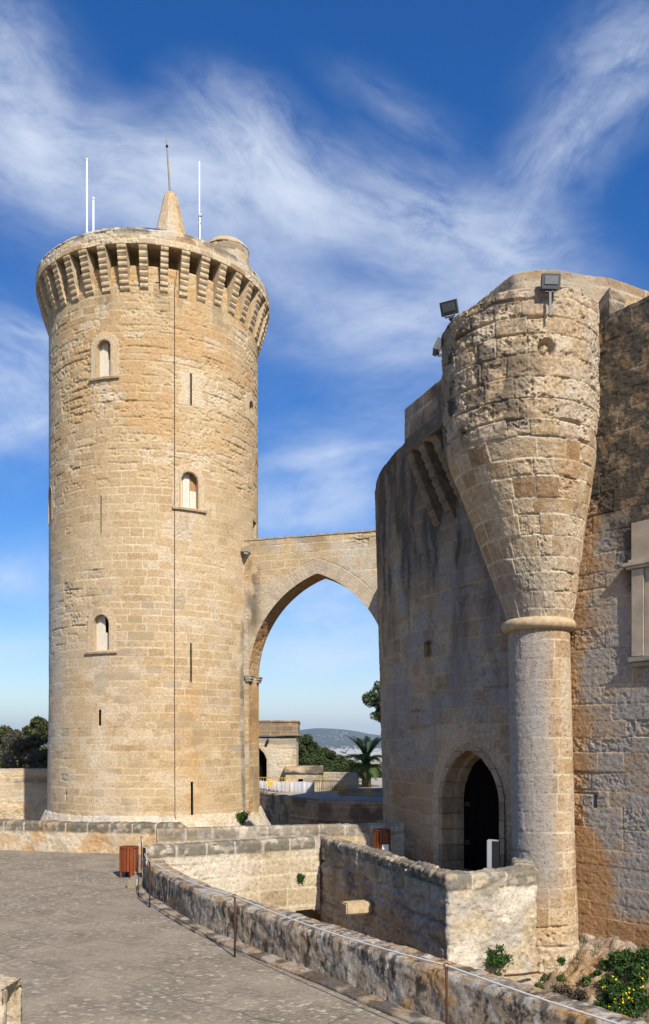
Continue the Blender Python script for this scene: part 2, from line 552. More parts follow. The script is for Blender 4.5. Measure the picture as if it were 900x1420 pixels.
M_WOOD_PALE = plain_mat('weathered_boards', (0.6, 0.54, 0.44), 0.8, 0, 0.3, 9, 0.3, (8, 8, 0.6))
M_WOOD_BROWN = plain_mat('brown_board', (0.33, 0.19, 0.09), 0.8, 0, 0.3, 9, 0.3, (8, 8, 0.6))
M_SHADE_DOOR = plain_mat('shade_black_door', (0.006, 0.005, 0.004), 0.95, 0, 0.4, 9, 0.3, (8, 8, 0.5), 0.02)  # near black stands in for the unlit depth of the gateways
M_BIN = plain_mat('varnished_wood', (0.2, 0.046, 0.012), 0.45, 0, 0.35, 10, 0.2, (6, 6, 0.5), 0.4)
M_STEEL = plain_mat('bright_steel', (0.45, 0.46, 0.47), 0.4, 0.8, 0.15)
M_RUST = plain_mat('rusty_iron', (0.085, 0.035, 0.02), 0.85, 0.2, 0.4, 30)
M_IRON = plain_mat('dark_iron', (0.03, 0.03, 0.032), 0.55, 0.4, 0.3, 30)
M_ROPE = plain_mat('pale_rope', (0.52, 0.49, 0.45), 0.9, 0, 0.25, 60, 0.4)
M_WHITE = plain_mat('white_paint', (0.8, 0.8, 0.79), 0.45, 0, 0.06, 12)
M_GREYPAINT = plain_mat('grey_paint', (0.075, 0.08, 0.085), 0.45, 0.2, 0.12, 15)
M_PANELGREY = plain_mat('pale_grey_panel', (0.3, 0.31, 0.33), 0.5, 0, 0.08, 6)
M_BLACK = plain_mat('black_panel', (0.015, 0.015, 0.016), 0.5, 0, 0.2, 10)
M_YELLOW = plain_mat('yellow_paint', (0.72, 0.42, 0.02), 0.5, 0, 0.12, 20)
M_SHEET = plain_mat('grey_tarpaulin', (0.42, 0.42, 0.45), 0.6, 0, 0.15, 4, 0.5, (6, 6, 1))
M_BARK = plain_mat('bark', (0.10, 0.07, 0.05), 0.95, 0, 0.4, 8, 0.6)
M_BLUE = plain_mat('blue_rail_paint', (0.06, 0.09, 0.22), 0.45, 0.1, 0.1)
M_PETAL = plain_mat('yellow_petals', (0.85, 0.62, 0.01), 0.7, 0, 0.1)
M_VOID = plain_mat('dark_interior', (0.005, 0.004, 0.004), 1.0, 0, 0.3, 5, 0.1, None, 0.0)  # black colour painted in for the unlit depth of slits and openings


def glass_mat():
    m, t = new_mat('lamp_glass')
    co = t.n('ShaderNodeTexCoord').outputs['Object']
    n = t.noise(co, 14, 3)
    c = t.mix(n, (0.10, 0.115, 0.115), (0.2, 0.22, 0.215))
    finish(t, c, 0.5, None, 0.25)
    return m


M_GLASS = glass_mat()


def leaf_mat(name, c0, c1, c2):
    m, t = new_mat(name)
    rnd = t.n('ShaderNodeNewGeometry').outputs['Random Per Island']
    co = t.n('ShaderNodeTexCoord').outputs['Object']
    n = t.noise(co, 0.9, 3)
    f = t.math('ADD', t.math('MULTIPLY', rnd, 0.6), t.math('MULTIPLY', n, 0.45), clamp=True)
    c = t.ramp(f, [(0.1, c0), (0.5, c1), (0.95, c2)])
    b = t.n('ShaderNodeBsdfPrincipled', ins={'Base Color': c, 'Roughness': 0.6, 'Specular IOR Level': 0.25})
    tr = t.n('ShaderNodeBsdfTranslucent', ins={'Color': c})
    mx = t.n('ShaderNodeMixShader', ins={0: 0.25, 1: b.outputs[0], 2: tr.outputs[0]})
    o = t.n('ShaderNodeOutputMaterial')
    t.nt.links.new(mx.outputs[0], o.inputs[0])
    return m


M_PINE = leaf_mat('pine_needles', (0.03, 0.045, 0.014), (0.055, 0.08, 0.025), (0.10, 0.125, 0.04))
M_HOLM = leaf_mat('oak_leaves', (0.045, 0.056, 0.022), (0.085, 0.098, 0.038), (0.14, 0.138, 0.065))
M_DRY = leaf_mat('dry_twigs', (0.06, 0.05, 0.035), (0.10, 0.085, 0.06), (0.14, 0.12, 0.085))
M_PALM = leaf_mat('palm_leaves', (0.045, 0.085, 0.022), (0.08, 0.13, 0.035), (0.13, 0.18, 0.06))
M_HERB = leaf_mat('herb_leaves', (0.02, 0.055, 0.012), (0.045, 0.10, 0.022), (0.09, 0.15, 0.04))


def terrace_mat():
    m, t = new_mat('terrace_paving')
    co = t.n('ShaderNodeTexCoord').outputs['Object']
    flat = t.n('ShaderNodeMapping', ins={'Vector': co, 'Scale': (1, 1, 0)}).outputs[0]
    wn = t.n('ShaderNodeTexNoise', ins={'Vector': flat, 'Scale': 3.0, 'Detail': 3.0})
    wv = t.n('ShaderNodeVectorMath', operation='SCALE', ins={0: wn.outputs[1], 'Scale': 0.15}).outputs[0]
    fv = t.n('ShaderNodeVectorMath', operation='ADD', ins={0: flat, 1: wv}).outputs[0]
    st = t.n('ShaderNodeMapping', ins={'Vector': fv, 'Rotation': (0, 0, 0.35), 'Scale': (13, 17, 1)}).outputs[0]
    vo = t.n('ShaderNodeTexVoronoi', feature='F1', ins={'Vector': st, 'Scale': 1.0, 'Randomness': 0.9})
    ve = t.n('ShaderNodeTexVoronoi', feature='DISTANCE_TO_EDGE', ins={'Vector': st, 'Scale': 1.0, 'Randomness': 0.9})
    rnd = t.n('ShaderNodeSeparateColor', ins={0: vo.outputs['Color']}).outputs[0]
    big = t.noise(flat, 0.22, 5, 0.6, 0.6)
    mid = t.noise(flat, 1.1, 5, 0.62)
    fine = t.noise(flat, 14, 6, 0.7)
    stone = t.ramp(rnd, [(0.0, (0.18, 0.157, 0.128)), (0.55, (0.225, 0.197, 0.16)), (0.8, (0.25, 0.22, 0.18)), (0.92, (0.33, 0.30, 0.255)), (1.0, (0.40, 0.37, 0.32))])
    joint = t.math('SUBTRACT', 1.0, t.math('MULTIPLY', ve.outputs[0], 9.0, clamp=True))
    c = t.mix(t.math('MULTIPLY', joint, 0.7), stone, (0.165, 0.144, 0.117))
    # worn cement screed spread over the stones in patches
    scr = t.ramp(t.math('ADD', t.math('MULTIPLY', big, 0.65), t.math('MULTIPLY', mid, 0.35)), [(0.45, 0.0), (0.56, 1.0)])
    scr = t.math('MULTIPLY', scr, 0.75)
    c = t.mix(scr, c, (0.235, 0.206, 0.168))
    sl_ = t.n('ShaderNodeMapping', ins={'Vector': fv, 'Rotation': (0, 0, 0.62), 'Scale': (1, 1, 1)}).outputs[0]
    bk_ = t.n('ShaderNodeTexBrick', ins={'Vector': sl_, 'Scale': 1.0, 'Mortar Size': 0.016, 'Mortar Smooth': 0.4, 'Brick Width': 1.7, 'Row Height': 0.82, 'Color1': (1, 1, 1, 1), 'Color2': (0.9, 0.9, 0.9, 1), 'Mortar': (0.45, 0.44, 0.42, 1)})
    worn = t.ramp(t.noise(flat, 0.45, 4, 0.6), [(0.42, 0.0), (0.6, 0.9)])
    c = t.mix(worn, c, t.mix(1.0, c, bk_.outputs[0], 'MULTIPLY'))
    c = t.mix(1.0, c, (1.12, 1.07, 0.98), 'MULTIPLY')
    k = t.ramp(mid, [(0.25, 0.8), (0.75, 1.16)])
    c = t.mix(1.0, c, k, 'MULTIPLY')
    k = t.ramp(fine, [(0.25, 0.76), (0.75, 1.22)])
    c = t.mix(1.0, c, k, 'MULTIPLY')
    hs = t.math('MULTIPLY', t.math('SUBTRACT', 1.0, scr), t.math('MULTIPLY', ve.outputs[0], 2.0, clamp=True))
    hgt = t.math('ADD', t.math('MULTIPLY', hs, 0.6), t.math('MULTIPLY', fine, 0.35))
    bump = t.n('ShaderNodeBump', ins={'Strength': 0.6, 'Distance': 0.03, 'Height': hgt}).outputs[0]
    finish(t, c, 0.95, bump, 0.04)
    return m


def soil_mat(name, c0, c1, c2, scale=1.0):
    m, t = new_mat(name)
    co = t.n('ShaderNodeTexCoord').outputs['Object']
    a = t.noise(co, 0.6 * scale, 6, 0.65)
    b = t.noise(co, 9 * scale, 6, 0.7)
    c = t.ramp(t.math('ADD', t.math('MULTIPLY', a, 0.5), t.math('MULTIPLY', b, 0.5)), [(0.3, c0), (0.5, c1), (0.72, c2)])
    bump = t.n('ShaderNodeBump', ins={'Strength': 0.8, 'Distance': 0.05 / scale, 'Height': b}).outputs[0]
    finish(t, c, 0.95, bump, 0.1)
    return m


M_TERRACE = terrace_mat()
M_SOIL = soil_mat('moat_soil', (0.16, 0.12, 0.08), (0.30, 0.24, 0.165), (0.42, 0.35, 0.25))
M_COURT = soil_mat('court_gravel', (0.28, 0.25, 0.21), (0.36, 0.33, 0.28), (0.42, 0.39, 0.34))
M_LAND = soil_mat('plain_land', (0.04, 0.05, 0.025), (0.07, 0.075, 0.04), (0.13, 0.115, 0.075), 0.004)

# ------------------------------------------------------------------ the ground


def land(x, y):
    rr = np.hypot(x, y - 30)
    z = -4.0 - 106 * sstep(85, 1500, rr) ** 0.8
    z = z + (fbm(x / 300, y / 300, 3, 4) - 0.5) * 30 * sstep(150, 900, rr) * (1 - sstep(2000, 5000, rr))
    # far ridge behind the town
    px = (x / np.maximum(y, 1.0)) * F + 450
    crest = 372 - 150 * sstep(0, 95, np.abs(px - 455)) + 110 * (fbm(px / 90, px * 0 + 3, 8, 4) - 0.5)
    crest = np.where(y > 1000, crest, 180)
    ridge = sstep(14000, 22000, rr) * (1 - 0.7 * sstep(22500, 27000, rr))
    return z + ridge * (crest + 110) + ridge * 90 * (fbm(x / 1900, y / 1900, 12, 4) - 0.5)


def build_terrain():
    rs = np.concatenate([np.linspace(0, 120, 9), np.geomspace(150, 26500, 70)])
    an = np.linspace(0, 2 * np.pi, 361)
    # finer in front of the camera
    an = np.unique(np.concatenate([an, np.linspace(R(70), R(110), 241)]))
    rr, aa = np.meshgrid(rs, an, indexing='ij')
    x = rr * np.cos(aa); y = 30 + rr * np.sin(aa)
    z = land(x, y)
    P = np.stack([x, y, z], axis=-1)
    m, n, _ = P.shape
    I = np.arange(m * n).reshape(m, n)
    f = np.stack([I[:-1, :-1], I[1:, :-1], I[1:, 1:], I[:-1, 1:]], axis=-1).reshape(-1, 4)
    me = np_mesh('terrain', P.reshape(-1, 3), f, True)
    tag(link('terrain', me, M_LAND), kind='structure')


build_terrain()

PAR = [(-4.62, 21.9), (-4.42, 20.6), (-4.02, 19.0), (-3.13, 17.1), (-2.29, 15.55), (-1.56, 14.45), (-0.80, 13.38), (0.0, 12.28), (0.73, 11.22), (1.36, 10.3), (3.9, 6.65), (6.5, 3.0), (9.2, -0.8), (12.5, -5.5)]
PARAPET_PATH = smooth_path(PAR, 0.08)


def prism_obj(name, poly, z0, z1, mat, kind='structure'):
    bm = bmesh.new()
    add_prism(bm, poly, z0, z1)
    o = bm_obj(name, bm, mat)
    tag(o, kind=kind)
    return o


LOW_WALL = [(-30, 38.0), (-18.0, 30.2), (-14.0, 28.2), (-11.3, 27.3), (-8.2, 26.55), (-6.2, 26.2), (-4.45, 26.1), (-3.2, 26.2)]
LOW_PATH = smooth_path(LOW_WALL, 0.1)

t_poly = [tuple(p) for p in PARAPET_PATH[::4]] + [(12.5, -18), (-34, -18), (-34, 40.5)] + [tuple(p + np.array([0, 0.2])) for p in LOW_PATH[::5]] + [(-4.5, 26.2)]
prism_obj('terrace', t_poly, -3.2, 0.0, M_TERRACE)
prism_obj('moat_floor', [(-70, -25), (70, -25), (70, 75), (-70, 75)], -3.4, -3.0, M_SOIL)

# ------------------------------------------------------------------ styles of weathered wall


def style_parapet(u, v, P):
    st = rubble(u, v, 5, 0.28, 0.2, 0.018, 0.010)
    st['d'] = st['d'] * 0.7
    z = P[..., 2]
    top = sstep(0.55, 0.7, z)
    n = fbm(u * 4.5, v * 4.5, 201, 5, 0.66)
    n2 = fbm(u * 6, v * 6, 202, 5, 0.68)
    st['grey'] = sstep(0.46, 0.6, n) * (0.55 + 0.45 * top)
    st['dark'] = sstep(0.51, 0.59, fbm(u * 10.0, v * 5.0, 203, 5, 0.68)) * (0.85 - 0.15 * top) * sstep(0.34, 0.56, fbm(u * 1.4, v * 1.6, 208, 3) + 0.12 * sstep(0.1, 0.5, P[..., 2]))
    st['orange'] = sstep(0.60, 0.68, n2) * (0.10 + 0.75 * top) + sstep(0.66, 0.72, fbm(u * 1.5, v * 2, 204, 4)) * 0.5
    st['pale'] = sstep(0.58, 0.68, fbm(u * 7, v * 7, 205, 4)) * 0.7
    st['d'] = st['d'] + (fbm(u * 1.2, v * 2, 206, 3) - 0.5) * 0.04
    return st


def coping(st, u, z, zt, seed, amt=0.8, h=0.3):
    """the weathered, darker cap course of a wall"""
    c = sstep(zt - h - 0.02, zt - h + 0.02, z)
    n = fbm(u * 2.4, z * 3, seed, 4, 0.6)
    bl = vn(np.floor(u / 0.75) * 3.1, u * 0, seed + 4)
    st['dark'] = np.maximum(st.get('dark', 0), c * amt * np.clip(sstep(0.22, 0.5, n * 0.7 + bl * 0.35), 0, 1))
    st['grey'] = np.maximum(st.get('grey', 0), c * sstep(0.5, 0.62, fbm(u * 6, z * 6, seed + 9, 3)) * 0.8)
    j = 1 - sstep(0.008, 0.03, np.minimum((u / 0.75) % 1, 1 - (u / 0.75) % 1) * 0.75)
    st['d'] = st['d'] + c * 0.025 - c * j * 0.03
    st['pale'] = np.maximum(st.get('pale', 0), c * j * 0.6)
    st['dark'] = st['dark'] * (1 - 0.9 * c * j) * (1 - 0.55 * c * sstep(0.56, 0.66, fbm(u * 7, z * 7, seed + 11, 4)))
    return st


def style_low(u, v, P):
    st = rubble(u, v, 15, 0.55, 0.3, 0.03, 0.014)
    z = P[..., 2]
    st['grey'] = sstep(0.55, 0.68, fbm(u * 1.3, v * 1.3, 211, 4)) * 0.4
    st['orange'] = sstep(0.36, 0.6, fbm(u * 0.7, v * 1.2, 212, 4)) * 0.75
    st['pale'] = sstep(0.58, 0.68, fbm(u * 2.1, v * 2.6, 213, 4)) * 0.5
    return coping(st, u, z, 0.92, 214, 0.85, 0.27)


def style_bridge_wall(zt, seed=31, amt=0.8):
    def f(u, v, P):
        st = ashlar(u, v, seed, 0.40, 0.8, 0.016, 0.02, 0.01, 0.35)
        z = P[..., 2]
        st['pale'] = sstep(0.45, 0.62, fbm(u * 0.8, v * 0.8, seed + 1, 4)) * 0.7
        st['orange'] = sstep(0.58, 0.7, fbm(u * 0.9, v * 1.4, seed + 2, 4)) * 0.4
        return coping(st, u, z, zt, seed + 3, amt, 0.28)
    return f


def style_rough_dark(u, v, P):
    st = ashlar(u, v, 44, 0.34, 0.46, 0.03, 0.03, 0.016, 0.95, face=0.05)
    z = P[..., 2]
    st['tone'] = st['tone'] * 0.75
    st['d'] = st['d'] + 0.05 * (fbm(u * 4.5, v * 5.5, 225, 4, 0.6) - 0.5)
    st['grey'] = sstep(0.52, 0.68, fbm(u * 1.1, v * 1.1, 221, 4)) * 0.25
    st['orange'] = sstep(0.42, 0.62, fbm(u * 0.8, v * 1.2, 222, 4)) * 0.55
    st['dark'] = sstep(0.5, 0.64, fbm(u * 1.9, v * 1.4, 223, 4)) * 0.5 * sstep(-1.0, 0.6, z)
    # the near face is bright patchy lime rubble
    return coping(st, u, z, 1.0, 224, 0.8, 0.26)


def wall_prof(zb, zt, th, over=0.0, rad=0.03, zb2=None):
    h = th / 2
    return [(h, zb), (h, zt - rad), (h - rad, zt), (-h + rad, zt), (-h, zt - rad), (-h, zb if zb2 is None else zb2)]


# foreground parapet curving along the moat (base ledge on the terrace side)
t = empty('moat_parapet', (-0.8, 13.4, 0), 'long low curving parapet of blackened, orange-lichened stone along the paved terrace', 'parapet wall')
off = PARAPET_PATH + 0
prof = [(0.0, -0.02), (-0.005, 0.62), (-0.05, 0.68), (-0.42, 0.69), (-0.46, 0.63), (-0.47, -3.05)]
vis = [p for p in PARAPET_PATH if p[1] > 5.0]
sweep('wall', vis, prof, 0.022, 0.022, style_parapet, M_PARAPET, t)
far_part = [p for p in PARAPET_PATH if p[1] <= 5.05]
sweep('wall', far_part, prof, 0.12, 0.08, style_parapet, M_PARAPET, t)


def style_ledge(u, v, P):
    st = rubble(u, v, 25, 0.6, 0.4, 0.012, 0.008)
    st['grey'] = 0.6 * sstep(0.4, 0.6, fbm(u * 3, v * 5, 231, 4))
    st['dark'] = 0.7 * sstep(0.42, 0.6, fbm(u * 3.5, v * 5, 232, 5))
    st['orange'] = 0.25 * sstep(0.55, 0.7, fbm(u * 1.2, v * 1, 233, 4))
    st['tone'] = st['tone'] * 0.6 + 0.1
    st['orange'] = st['orange'] * 0.3
    st['d'] = st['d'] * 0.5
    return st


vis2 = [p for p in PARAPET_PATH if 5.0 < p[1] < 20.2]
sweep('ledge', vis2, [(0.24, -0.02), (0.235, 0.035), (0.215, 0.05), (-0.05, 0.07)], 0.03, 0.02, style_ledge, M_PARAPET, t, cap=False)

# low wall of the inner moat, in front of the tower
o = sweep('low_wall', LOW_PATH, [(0.0, -0.03), (0.0, 0.88), (-0.04, 0.92), (-0.46, 0.92), (-0.5, 0.88), (-0.5, -3.0)], 0.045, 0.04, style_low, M_LIGHT, zvar=lambda u, z: z - 0.35 * sstep(u.max() - 1.5, u.max() - 0.9, u) * (z > 0.5))
tag(o, 'low ochre rubble wall with a dark coping at the far edge of the terrace, below the round tower', 'low wall')

# entrance bridge: its deck, near and far parapets, and the gate landing
prism_obj('bridge_deck', [(-4.75, 19.95), (-0.1, 22.0), (2.45, 15.7), (3.85, 16.35), (4.1, 17.7), (4.9, 19.6), (4.0, 21.0), (2.6, 24.5), (-4.75, 22.5)], -0.25, 0.2, M_TERRACE)


def near_style(u, v, P):
    return style_bridge_wall(1.0, 31)(u, v, P)


def wall_with_gap(name, path, prof, ru, rs, style, mat, gap, label, cat):
    """straight wall whose lower part is open between the path lengths in gap (a low arch under the bridge)"""
    path, u = resample(path, ru)
    tdir = np.gradient(path, u, axis=0); tdir /= np.linalg.norm(tdir, axis=1, keepdims=True)
    nr = np.stack([tdir[:, 1], -tdir[:, 0]], axis=1)
    prf, s = resample(prof, rs)
    P = np.zeros((len(u), len(s), 3))
    P[:, :, :2] = path[:, None] + nr[:, None] * prf[None, :, :1]
    P[:, :, 2] = prf[None, :, 1]
    U = np.broadcast_to(u[:, None], P.shape[:2]).copy(); V = np.broadcast_to((prf[0, 1] + s)[None], P.shape[:2]).copy()
    st = style(U, V, P)
    g0, g1, crown = gap
    x = (U - (g0 + g1) / 2) / ((g1 - g0) / 2)
    inside = (np.abs(x) < 1) & (P[..., 2] < crown - 0.5 + 0.5 * np.sqrt(np.clip(1 - x ** 2, 0, 1)))
    keep = ~(inside[:-1, :-1] & inside[1:, 1:])
    o = link(name, grid_mesh(name, P, st, keep, False), mat)
    return tag(o, label, cat)


wall_with_gap('bridge_parapet', [(-4.35, 20.0), (-0.2, 22.05)], [(0.2, -3.0), (0.2, 0.97), (0.17, 1.0), (-0.17, 1.0), (-0.2, 0.97), (-0.2, -3.0)], 0.035, 0.035, near_style, M_LIGHT, (3.2, 5.2, -0.85),
              'sunlit bridge wall of large pale blocks with dark coping, facing the moat', 'bridge wall')
o = sweep('bridge_parapet', [(-4.55, 22.5), (1.95, 24.15), (2.7, 24.4)], wall_prof(-3.0, 1.15, 0.4), 0.04, 0.04, style_bridge_wall(1.15, 36, 0.6), M_LIGHT)
tag(o, 'farther bridge wall with a stone coping, running behind the sunlit one to the castle', 'bridge wall')


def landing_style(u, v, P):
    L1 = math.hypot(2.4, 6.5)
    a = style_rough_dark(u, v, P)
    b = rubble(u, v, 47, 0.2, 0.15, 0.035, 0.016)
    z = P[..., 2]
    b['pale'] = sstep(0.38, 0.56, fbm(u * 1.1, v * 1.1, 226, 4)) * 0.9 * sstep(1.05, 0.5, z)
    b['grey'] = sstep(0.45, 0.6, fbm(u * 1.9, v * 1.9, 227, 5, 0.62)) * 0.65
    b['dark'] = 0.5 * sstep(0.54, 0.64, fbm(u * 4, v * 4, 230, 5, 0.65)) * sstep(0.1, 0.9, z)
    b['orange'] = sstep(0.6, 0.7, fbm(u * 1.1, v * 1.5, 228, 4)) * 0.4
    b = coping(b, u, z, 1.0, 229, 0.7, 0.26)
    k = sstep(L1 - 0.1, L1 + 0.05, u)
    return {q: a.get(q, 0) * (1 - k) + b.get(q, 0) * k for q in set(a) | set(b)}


corner = [(-0.15, 22.05), (2.24, 15.62), (2.275, 15.53), (2.31, 15.5), (2.36, 15.5), (4.06, 16.13), (4.11, 16.16), (4.14, 16.2), (4.45, 17.75)]
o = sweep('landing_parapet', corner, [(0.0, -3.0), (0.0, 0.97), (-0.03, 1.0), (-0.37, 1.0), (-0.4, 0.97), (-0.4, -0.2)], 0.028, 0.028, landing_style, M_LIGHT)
tag(o, 'cornered parapet before the gate, long side in shade, short sunlit face of lime rubble', 'parapet wall')

# ------------------------------------------------------------------ the round tower
TC = np.array([-9.16, 45.08])
TR = 5.53
tower = empty('round_tower', (TC[0], TC[1], 0), 'tall round golden stone tower with a corbelled crown, standing free on the left', 'tower')


def cyl_pt(c, r, phi, z):
    return np.stack([c[0] + r * np.sin(phi), c[1] - r * np.cos(phi), z], axis=-1)


def ray_cyl(px, py, c, r):
    """where a sight line of the photograph meets a round wall: angle and height"""
    k = (px - 450) / F
    a = k * k + 1; b = -2 * (k * c[0] + c[1]); q = c[0] ** 2 + c[1] ** 2 - r * r
    disc = max(b * b - 4 * a * q, 0)
    y = (-b - math.sqrt(disc)) / (2 * a)
    x = k * y
    return math.atan2(x - c[0], c[1] - y), EYE + (HOR - py) / F * y


def in_arch(u, v, uc, v0, w, h):
    """inside an upright opening with a round head"""
    x = np.abs(u - uc)
    r = w / 2
    return (x < r) & (v > v0) & ((v < v0 + h - r) | (np.hypot(u - uc, v - (v0 + h - r)) < r))


def arch_outline(uc, v0, w, h, n=12):
    r = w / 2
    pts = [(uc - r, v0), (uc - r, v0 + (h - r) * 0.5)]
    for k in range(n + 1):
        a = math.pi * (1 - k / n)
        pts.append((uc + r * math.cos(a), v0 + h - r + r * math.sin(a)))
    pts += [(uc + r, v0 + (h - r) * 0.5), (uc + r, v0)]
    return pts


TWIN = []     # u, v0, w, h of the arched windows
for (xl, xr, yt, yb) in ((134, 154, 471, 523), (251, 275, 654, 705), (129, 151, 852, 903), (66.6, 72.5, 676, 724), (346, 350.5, 556, 584)):
    xc = (xl + xr) / 2
    ph, z0 = ray_cyl(xc, yb, TC, TR)
    _, z1 = ray_cyl(xc, yt, TC, TR)
    pl = ray_cyl(xl, yb, TC, TR)[0]; pr = ray_cyl(xr, yb, TC, TR)[0]
    w = min(max((pr - pl) * TR, 0.6), 0.95)
    TWIN.append((ph * TR, z0, w, z1 - z0))
TSLIT = []
for (xc, yt, yb, wpx) in ((264.5, 518, 562, 3.6), (140, 687, 739, 2.6), (265, 891, 946, 3.8), (139.5, 984, 1007, 4.8), (265.5, 1083, 1136, 3.6)):
    ph, z0 = ray_cyl(xc, yb, TC, TR)
    _, z1 = ray_cyl(xc, yt, TC, TR)
    TSLIT.append((ph * TR, z0, wpx * 40 / F, z1 - z0))
ph, z0 = ray_cyl(353.5, 748, TC, TR)
_, z1 = ray_cyl(353.5, 722, TC, TR)
TDOOR = (ph * TR, z0, 0.75, z1 - z0)

TZ0, TZ1 = -0.15, 27.0


def tower_wall():
    ph = np.arange(R(-92), R(112), 0.04 / TR)
    z = np.arange(TZ0, 25.6, 0.04)
    A, Z = np.meshgrid(ph, z, indexing='ij')
    U = A * TR
    rad = TR + 0.10 * np.clip((6 - Z) / 6, 0, 1)
    P = np.stack([TC[0] + rad * np.sin(A), TC[1] - rad * np.cos(A), Z], axis=-1)
    er = 0.16 + 0.75 * sstep(13.5, 17.5, Z + 2.5 * (fbm(U * 0.4, Z * 0.3, 300, 3) - 0.5)) * sstep(-9.5, -4.5, U + Z * 0 + 1.5 * (fbm(U * .3, Z * .3, 301, 2) - .5)) * (0.75 + 0.25 * sstep(24.9, 23, Z))
    er = er - 0.25 * sstep(3.2, 5.5, U) * sstep(20, 12, Z) - 0.22 * sstep(14.5, 12, Z) - 0.15 * sstep(-4.5, -6.5, U)
    st = ashlar(U, Z, 2, 0.375, 0.74, 0.015, 0.015, 0.008, er, tvar=0.4)
    st['mortar'] = st['mortar'] * (0.35 + 0.8 * sstep(0.38, 0.62, fbm(U * 0.5, Z * 0.6, 312, 4)))
    n = fbm(U * 0.35, Z * 0.2, 302, 4)
    streak = fbm(U * 2.2, Z * 0.12, 303, 4)
    # greyed left flank and base
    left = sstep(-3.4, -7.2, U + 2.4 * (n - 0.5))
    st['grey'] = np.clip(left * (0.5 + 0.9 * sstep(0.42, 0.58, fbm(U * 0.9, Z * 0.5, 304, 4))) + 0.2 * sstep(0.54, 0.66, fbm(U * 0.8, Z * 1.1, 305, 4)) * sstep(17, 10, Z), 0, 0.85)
    # grey-brown blocks scattered through the lower half
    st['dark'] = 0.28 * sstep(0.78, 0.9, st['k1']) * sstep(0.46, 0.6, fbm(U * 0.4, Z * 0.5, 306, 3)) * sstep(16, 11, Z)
    # run-off stain beside the bridge
    us = ray_cyl(339, 1000, TC, TR)[0] * TR
    band = sstep(0.5, 0.3, np.abs(U - us - 0.25 * (n - 0.5))) * sstep(10.6, 9.0, Z)
    st['dark'] = np.maximum(st['dark'], band * (0.35 + 0.45 * st['k1']) * sstep(0.3, 0.5, fbm(U * 2, Z * 0.9, 307, 4)))
    st['grey'] = np.maximum(st['grey'], band * 0.6)
    st['orange'] = np.clip(0.4 * sstep(14.5, 18.0, Z + 3 * (n - 0.5)) * sstep(0.45, 0.62, fbm(U * 0.7, Z * 0.8, 308, 4)) * sstep(-6.0, -3.0, U)
                           + 0.5 * np.exp(-((U - TSLIT[4][0] - 0.05) / 0.5) ** 2) * sstep(7.5, 5, Z) * sstep(-0.5, 1.0, Z), 0, 0.8)
    st['pale'] = 0.6 * np.exp(-((U - TSLIT[3][0]) / 0.5) ** 2) * sstep(5.5, 3.5, Z) * (0.4 + streak) + 0.45 * sstep(0.62, 0.74, fbm(U * 1.0, Z * 1.6, 309, 4)) * sstep(16, 9, Z)
    rp = sstep(0.62, 0.68, fbm(np.floor(U / 0.7) * 0.37, np.floor(Z / 0.375) * 0.31, 313, 2)) * sstep(0.45, 0.6, st['k1'])
    st['pale'] = np.maximum(st['pale'], 0.45 * rp)
    for (uc, v0, w, h) in TWIN[:3]:
        st['grey'] = np.maximum(st['grey'], 0.5 * np.exp(-((U - uc) / 0.75) ** 2) * sstep(v0 - 3.2, v0 - 0.3, Z) * (Z < v0) * sstep(0.38, 0.6, fbm(U * 3.5, Z * 0.35, 314, 4)))
    st['dark'] = np.maximum(st['dark'], 0.35 * sstep(23.2, 25.2, Z) * sstep(0.5, 0.66, fbm(U * 2.6, Z * 0.3, 315, 4)))
    inside = np.zeros(U.shape, bool)
    for (uc, v0, w, h) in TWIN:
        inside |= in_arch(U, Z, uc, v0, w, h)
        # dressed surround
        k = in_arch(U, Z, uc, v0 - 0.05, w + 0.75, h + 0.42) * 1.0
        st['d'] = st['d'] * (1 - k) + k * (0.012 + (st['fine'] - 0.5) * 0.008)
        st['pale'] = np.maximum(st['pale'], 0.35 * k); st['grey'] *= 1 - k * 0.6; st['orange'] *= 1 - k; st['mortar'] *= 1 - k
        st['tone'] = st['tone'] * (1 - k) + k * (0.52 + (st['fine'] - 0.5) * 0.5)
    for i, (uc, v0, w, h) in enumerate(TSLIT):
        inside |= (np.abs(U - uc) < w / 2) & (Z > v0) & (Z < v0 + h)
        if i in (0, 1):
            row = np.floor((Z - v0) / 0.4)
            hw = 0.38 + 0.4 * h2(row, row * 0 + i, 310)
            k = ((np.abs(U - uc - 0.1) < hw) & (Z > v0 - 0.05) & (Z < v0 + h + 0.15)) * 1.0
            st['pale'] = np.maximum(st['pale'], k * (0.6, 0.12)[i]); st['d'] = st['d'] * (1 - k * 0.8); st['orange'] *= 1 - k
    uc, v0, w, h = TDOOR
    inside |= (np.abs(U - uc) < w / 2) & (Z > v0) & (Z < v0 + h)
    # scar low on the left
    uq, zq = ray_cyl(95, 1102, TC, TR); uq *= TR
    sc = np.exp(-((U - uq - 0.08 * np.sin(Z * 5)) / 0.07) ** 2) * np.exp(-((Z - zq) / 0.45) ** 2)
    st['d'] = st['d'] - 0.13 * sc * sstep(0.35, 0.55, fbm(U * 3, Z * 3, 311, 3))
    st['orange'] = np.maximum(st['orange'], sc * 0.7)
    st['dark'] = np.maximum(st['dark'], 0.75 * sstep(0.5, 0.8, sc))  # shade of the hole painted in, since frontal sun hides the relief
    keep = ~(inside[:-1, :-1] & inside[1:, 1:] & inside[1:, :-1] & inside[:-1, 1:])
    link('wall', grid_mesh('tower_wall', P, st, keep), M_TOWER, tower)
    # the side turned away
    ph2 = np.linspace(R(111.9), R(268.1), 90)
    z2 = np.arange(TZ0, 25.7, 0.4)
    A, Z = np.meshgrid(ph2, z2, indexing='ij')
